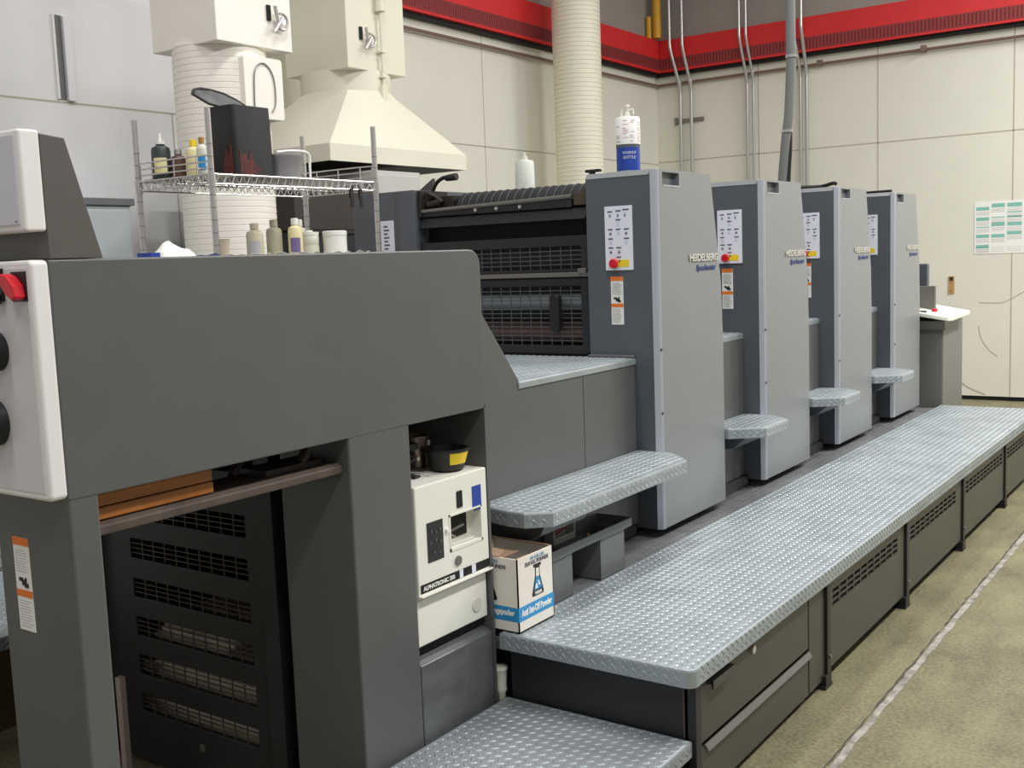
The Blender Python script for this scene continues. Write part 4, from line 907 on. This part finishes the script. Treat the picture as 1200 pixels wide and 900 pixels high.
def bottle(nm, c, r, z0, h, mt, cap, label, cat='bottle', spout=False, lab=None, group=None):
    t = thing(nm, (c[0], c[1], z0), label, cat, group)
    z1 = z0 + h
    nk = r * 0.42
    obj('body', lathe(NB(), [(r * .94, z0), (r, z0 + .006), (r, z0 + h * .68), (r * .9, z0 + h * .76), (nk, z0 + h * .82), (nk, z0 + h * .86)], c, 24), mt, t, smooth=True)
    if spout: obj('spout_cap', lathe(NB(), [(nk * 1.25, z0 + h * .84), (nk * 1.25, z0 + h * .92), (nk * .4, z0 + h * .93), (nk * .3, z1 + h * .1), (nk * .1, z1 + h * .11)], c, 16), cap, t, smooth=True)
    else: obj('cap', lathe(NB(), [(nk * 1.2, z0 + h * .84), (nk * 1.2, z1), (nk * .9, z1 + 0.002)], c, 16), cap, t, smooth=True)
    if lab:
        bm = NB(); vs = []
        for i in range(9):
            a = math.radians(-85 + i * 10); vs.append((bm.verts.new((c[0] + (r + .0006) * math.cos(a), c[1] + (r + .0006) * math.sin(a), z0 + h * .12)), bm.verts.new((c[0] + (r + .0006) * math.cos(a), c[1] + (r + .0006) * math.sin(a), z0 + h * .5))))
        for A, C in zip(vs, vs[1:]): bm.faces.new((A[0], C[0], C[1], A[1]))
        o = obj('label_sheet', bm, lab, t); o.modifiers.new('s', 'SOLIDIFY').thickness = 0.0006
    return t
bottle('squeeze_bottle', (-3.855, 2.955), 0.040, ZS + 0.002, 0.172, M_slate, M_paper, 'squeeze bottle of dark liquid with white spout on the upper rack shelf', spout=True, lab=M_cream, group='bottles on the upper rack shelf')
t = bottle('glass_jar', (-3.80, 3.0), 0.030, ZS + 0.002, 0.12, mat('brown jar glass', (96, 72, 62), 0.25), M_chrome, 'small dark jar with shiny top between the two bottles on upper shelf', 'jar')
bottle('detergent_bottle', (-3.70, 3.0), 0.031, ZS + 0.002, 0.15, M_cream, M_yellow, 'cream bottle with yellow cap on the upper rack shelf', lab=M_cream, group='bottles on the upper rack shelf')
bottle('detergent_bottle', (-3.605, 2.965), 0.022, ZS + 0.002, 0.15, M_pale, mat('brown cap', (176, 130, 60), 0.5), 'small bottle with brown cap and blue label by the near rack post', lab=M_sky, group='bottles on the upper rack shelf')
o = obj('shallow_tray', prism(NB(), rrect(-3.925, -3.76, 2.91, 3.25, 0.02), 'Z', 2.0403, 2.0423), mat('dark brown tray', (52, 46, 40), 0.5)); tag(o, 'thin dark tray under the bottles on the upper rack shelf', 'tray')
# black ink bin with flipped lid
t = thing('waste_bin', (-3.68, 3.2, ZS), 'black plastic bin with red ink stains and open lid on upper rack shelf', 'bin')
bm = NB()
A0 = rrect(-3.745, -3.565, 3.10, 3.315, 0.02); A1 = rrect(-3.74, -3.56, 3.105, 3.32, 0.02)
lo_ = [bm.verts.new((a, b, ZS)) for a, b in A1]; hi_ = [bm.verts.new((a, b, ZS + 0.295)) for a, b in A0]
nn = len(lo_)
hi2 = [bm.verts.new((-3.655 + (a + 3.655) * .95, 3.21 + (b - 3.21) * .95, ZS + 0.295)) for a, b in A0]; lo2 = [bm.verts.new((-3.655 + (a + 3.655) * .95, 3.21 + (b - 3.21) * .95, ZS + 0.01)) for a, b in A1]
for i in range(nn):
    j = (i + 1) % nn
    bm.faces.new((lo_[i], lo_[j], hi_[j], hi_[i])); bm.faces.new((hi_[i], hi_[j], hi2[j], hi2[i])); bm.faces.new((hi2[i], hi2[j], lo2[j], lo2[i]))
bm.faces.new(lo_[::-1]); bm.faces.new(lo2)
obj('bin_body', bm, M_bin, t, smooth=True)
bm = NB()
prism(bm, [(3.125, ZS + .01), (3.20, ZS + .005), (3.235, ZS + .03), (3.20, ZS + .06), (3.185, ZS + .11), (3.17, ZS + .07), (3.155, ZS + .10), (3.14, ZS + .085), (3.125, ZS + .11)], 'X', -3.566, -3.5592)
prism(bm, [(-3.58, ZS + .01), (-3.64, ZS + .005), (-3.635, ZS + .06), (-3.615, ZS + .13), (-3.60, ZS + .08), (-3.58, ZS + .15)], 'Y', 3.1004, 3.11)
obj('ink_stain', bm, M_redink, t)
bm = NB(); P = [(-3.70, 3.05), (-3.56, 3.07), (-3.545, 3.12), (-3.55, 3.26), (-3.60, 3.30), (-3.76, 3.26), (-3.78, 3.10)]
cc = Vector((-3.66, 3.17, 0)); 
lidp = [(-3.72, 3.035, 2.385), (-3.722, 3.045, 2.407), (-3.73, 3.085, 2.416), (-3.74, 3.15, 2.416), (-3.735, 3.21, 2.407), (-3.72, 3.27, 2.382), (-3.70, 3.312, 2.352), (-3.68, 3.30, 2.336), (-3.66, 3.12, 2.336), (-3.69, 3.09, 2.348)]
vs = [bm.verts.new(p) for p in lidp]; vb = [bm.verts.new((p[0] - 0.016, p[1], p[2] + 0.002)) for p in lidp]
bm.faces.new(vs); bm.faces.new(vb[::-1])
for i in range(len(vs)): bm.faces.new((vs[i], vb[i], vb[(i + 1) % len(vs)], vs[(i + 1) % len(vs)]))
obj('lid', bm, mat('grey smeared lid', (86, 86, 86), 0.5, var=0.5, vscale=14), t)
bm = NB(); tube(bm, lidp + [lidp[0]], 0.005, 6); obj('lid_rim', bm, M_blackm, t)
t = thing('plastic_pan', (-3.6, 3.43, ZS), 'grey plastic pan with white handle beside the black bin on upper shelf', 'pan')
obj('pan_body', lathe(NB(), [(0.068, ZS), (0.078, ZS + 0.09), (0.083, ZS + 0.096), (0.083, ZS + 0.104), (0.075, ZS + 0.104), (0.064, ZS + 0.01)], (-3.60, 3.41), 30), M_pan, t, smooth=True)
bm = NB(); tube(bm, smooth_path([(-3.57, 3.34, ZS + 0.112), (-3.55, 3.42, ZS + 0.12), (-3.54, 3.50, ZS + 0.112), (-3.54, 3.505, ZS + 0.05), (-3.54, 3.505, ZS + 0.0)], 4), 0.006, 8); obj('white_handle', bm, M_paper, t, smooth=True)
# lower shelf bottles
Z2 = 1.7005
cl = NB(); nx, ny = 10, 44; G = []
for i in range(nx + 1):
    row = []
    for j in range(ny + 1):
        x = -3.90 + 0.42 * i / nx; y = 2.93 + 0.88 * j / ny
        e = 1 if (i == nx) else 0
        zz = 1.694 + (0.010 + 0.012 * abs(math.sin(j * 0.9)) * e + random.uniform(0, .008)) * e - 0.0
        row.append(cl.verts.new((x + (0.008 * math.sin(j * .8) if e else 0), y, zz)))
    G.append(row)
for i in range(nx):
    for j in range(ny): cl.faces.new((G[i][j], G[i + 1][j], G[i + 1][j + 1], G[i][j + 1]))
o = obj('shop_rag', cl, M_rag, smooth=True); tag(o, 'long grey stained rag spread under the bottles on the lower rack shelf', 'rag'); o.modifiers.new('s', 'SOLIDIFY').thickness = 0.003
Zb = 1.6985
bottle('plastic_bottle', (-3.65, 3.257), 0.037, Zb, 0.150, M_clear, mat('clear cap', (190, 182, 160), 0.4), 'leftmost beige translucent bottle on the lower rack shelf', lab=M_grey2, group='bottles on the lower rack shelf')
bottle('plastic_bottle', (-3.65, 3.37), 0.035, Zb, 0.166, mat('greenish bottle', (176, 172, 150), 0.35), mat('greenish bottle', (176, 172, 150)), 'olive grey bottle second from left on the lower rack shelf', group='bottles on the lower rack shelf')
bottle('plastic_bottle', (-3.585, 3.435), 0.032, Zb, 0.17, M_cream, M_paper, 'cream bottle with purple label and pointed cap on lower rack shelf', lab=mat('purple label', (120, 104, 150), 0.5), group='bottles on the lower rack shelf')
bottle('plastic_bottle', (-3.75, 3.62), 0.032, Zb, 0.174, M_pale, M_paper, 'pale bottle standing behind the cream purple-labelled bottle on the lower rack shelf', group='bottles on the lower rack shelf')
t = thing('plastic_jar', (-3.66, 3.60, Zb), 'squat white jar with ridged sides left of the white tub', 'jar')
obj('jar', lathe(NB(), [(0.044, Zb), (0.046, Zb + .01), (0.046, Zb + .05), (0.044, Zb + .052), (0.046, Zb + .055), (0.046, Zb + .095), (0.042, Zb + .10)], (-3.67, 3.60), 26), M_pale, t, smooth=True); obj('lid', lathe(NB(), [(0.047, Zb + .098), (0.047, Zb + .113), (0.02, Zb + .115), (0.02, Zb + .122)], (-3.67, 3.60), 26), M_white, t, smooth=True)
t = thing('plastic_tub', (-3.6, 3.70, Zb), 'large white tub at right end of the lower rack shelf', 'tub')
obj('tub', lathe(NB(), [(0.053, Zb), (0.055, Zb + .01), (0.055, Zb + .1)], (-3.61, 3.71), 28), M_paper, t, smooth=True); obj('lid', lathe(NB(), [(0.057, Zb + .096), (0.057, Zb + .114), (0.05, Zb + .117)], (-3.61, 3.71), 28), M_paper, t, smooth=True)
o = obj('paper_cup', lathe(NB(), [(0.02, Zb), (0.026, Zb + .08), (0.028, Zb + .082)], (-3.60, 3.04), 18), mat('beige cup', (190, 176, 154), 0.5), smooth=True); tag(o, 'small beige cup beside the near rack post on the lower shelf', 'cup')
# cloth and small blue box on the delivery top
def heap(nm, cx_, cy_, rx, ry, h, z, mt, label, seed):
    random.seed(seed); bm = NB(); N = 18; G = []
    for i in range(N + 1):
        row = []
        for j in range(N + 1):
            u = i / N * 2 - 1; v = j / N * 2 - 1; d = min(1, math.hypot(u, v))
            zz = z + h * max(0, (1 - d ** 2)) * (0.7 + 0.3 * math.sin(u * 5 + seed) * math.cos(v * 4)) + random.uniform(0, h * .08)
            k = 1 if math.hypot(u, v) < 1 else 1 / math.hypot(u, v) * (1 + .08 * math.sin(9 * math.atan2(v, u)))
            row.append(bm.verts.new((cx_ + rx * u * k, cy_ + ry * v * k, zz + 0.003)))
        G.append(row)
    for i in range(N):
        for j in range(N): bm.faces.new((G[i][j], G[i + 1][j], G[i + 1][j + 1], G[i][j + 1]))
    o = obj(nm, bm, mt, smooth=True); o.modifiers.new('s', 'SOLIDIFY').thickness = 0.002; return tag(o, label, 'cloth', 'cloths on the delivery end')
heap('shop_cloth', -3.37, 2.60, 0.10, 0.10, 0.085, 1.683, M_cloth, 'crumpled white cloth lying on top of the delivery end', 3)
heap('shop_cloth', -3.17, 2.60, 0.10, 0.06, 0.035, 1.683, M_nav2, 'dark blue cloth lying in front of the crumpled white cloth', 5)
t = thing('small_carton', (-3.3, 2.47, 1.682), 'tiny blue and white box on top of the delivery end', 'box')
obj('box_body', B(-3.36, -3.28, 2.44, 2.48, 1.682, 1.724), M_blue, t, 0.001); obj('white_end', B(-3.36, -3.28, 2.48, 2.493, 1.682, 1.724), M_paper, t)
# step on the far side of the delivery
t = thing('gear_side_step', (-4.1, 2.3, 0), 'blue grey tread plate step on far side of the delivery, at left edge', 'step')
obj('tread_top', tread([(-4.6, 1.6), (-3.74, 1.6), (-3.74, 2.75), (-4.6, 2.75)], 0.36, 0.05, sides=(1,)), M_tread, t); obj('base', B(-4.56, -3.78, 1.64, 2.72, 0.0, 0.31), mat('brown step base', (86, 66, 46), 0.6, var=0.2), t)
for o_ in list(COL.objects):
    if '_o' in o_: del o_['_o']
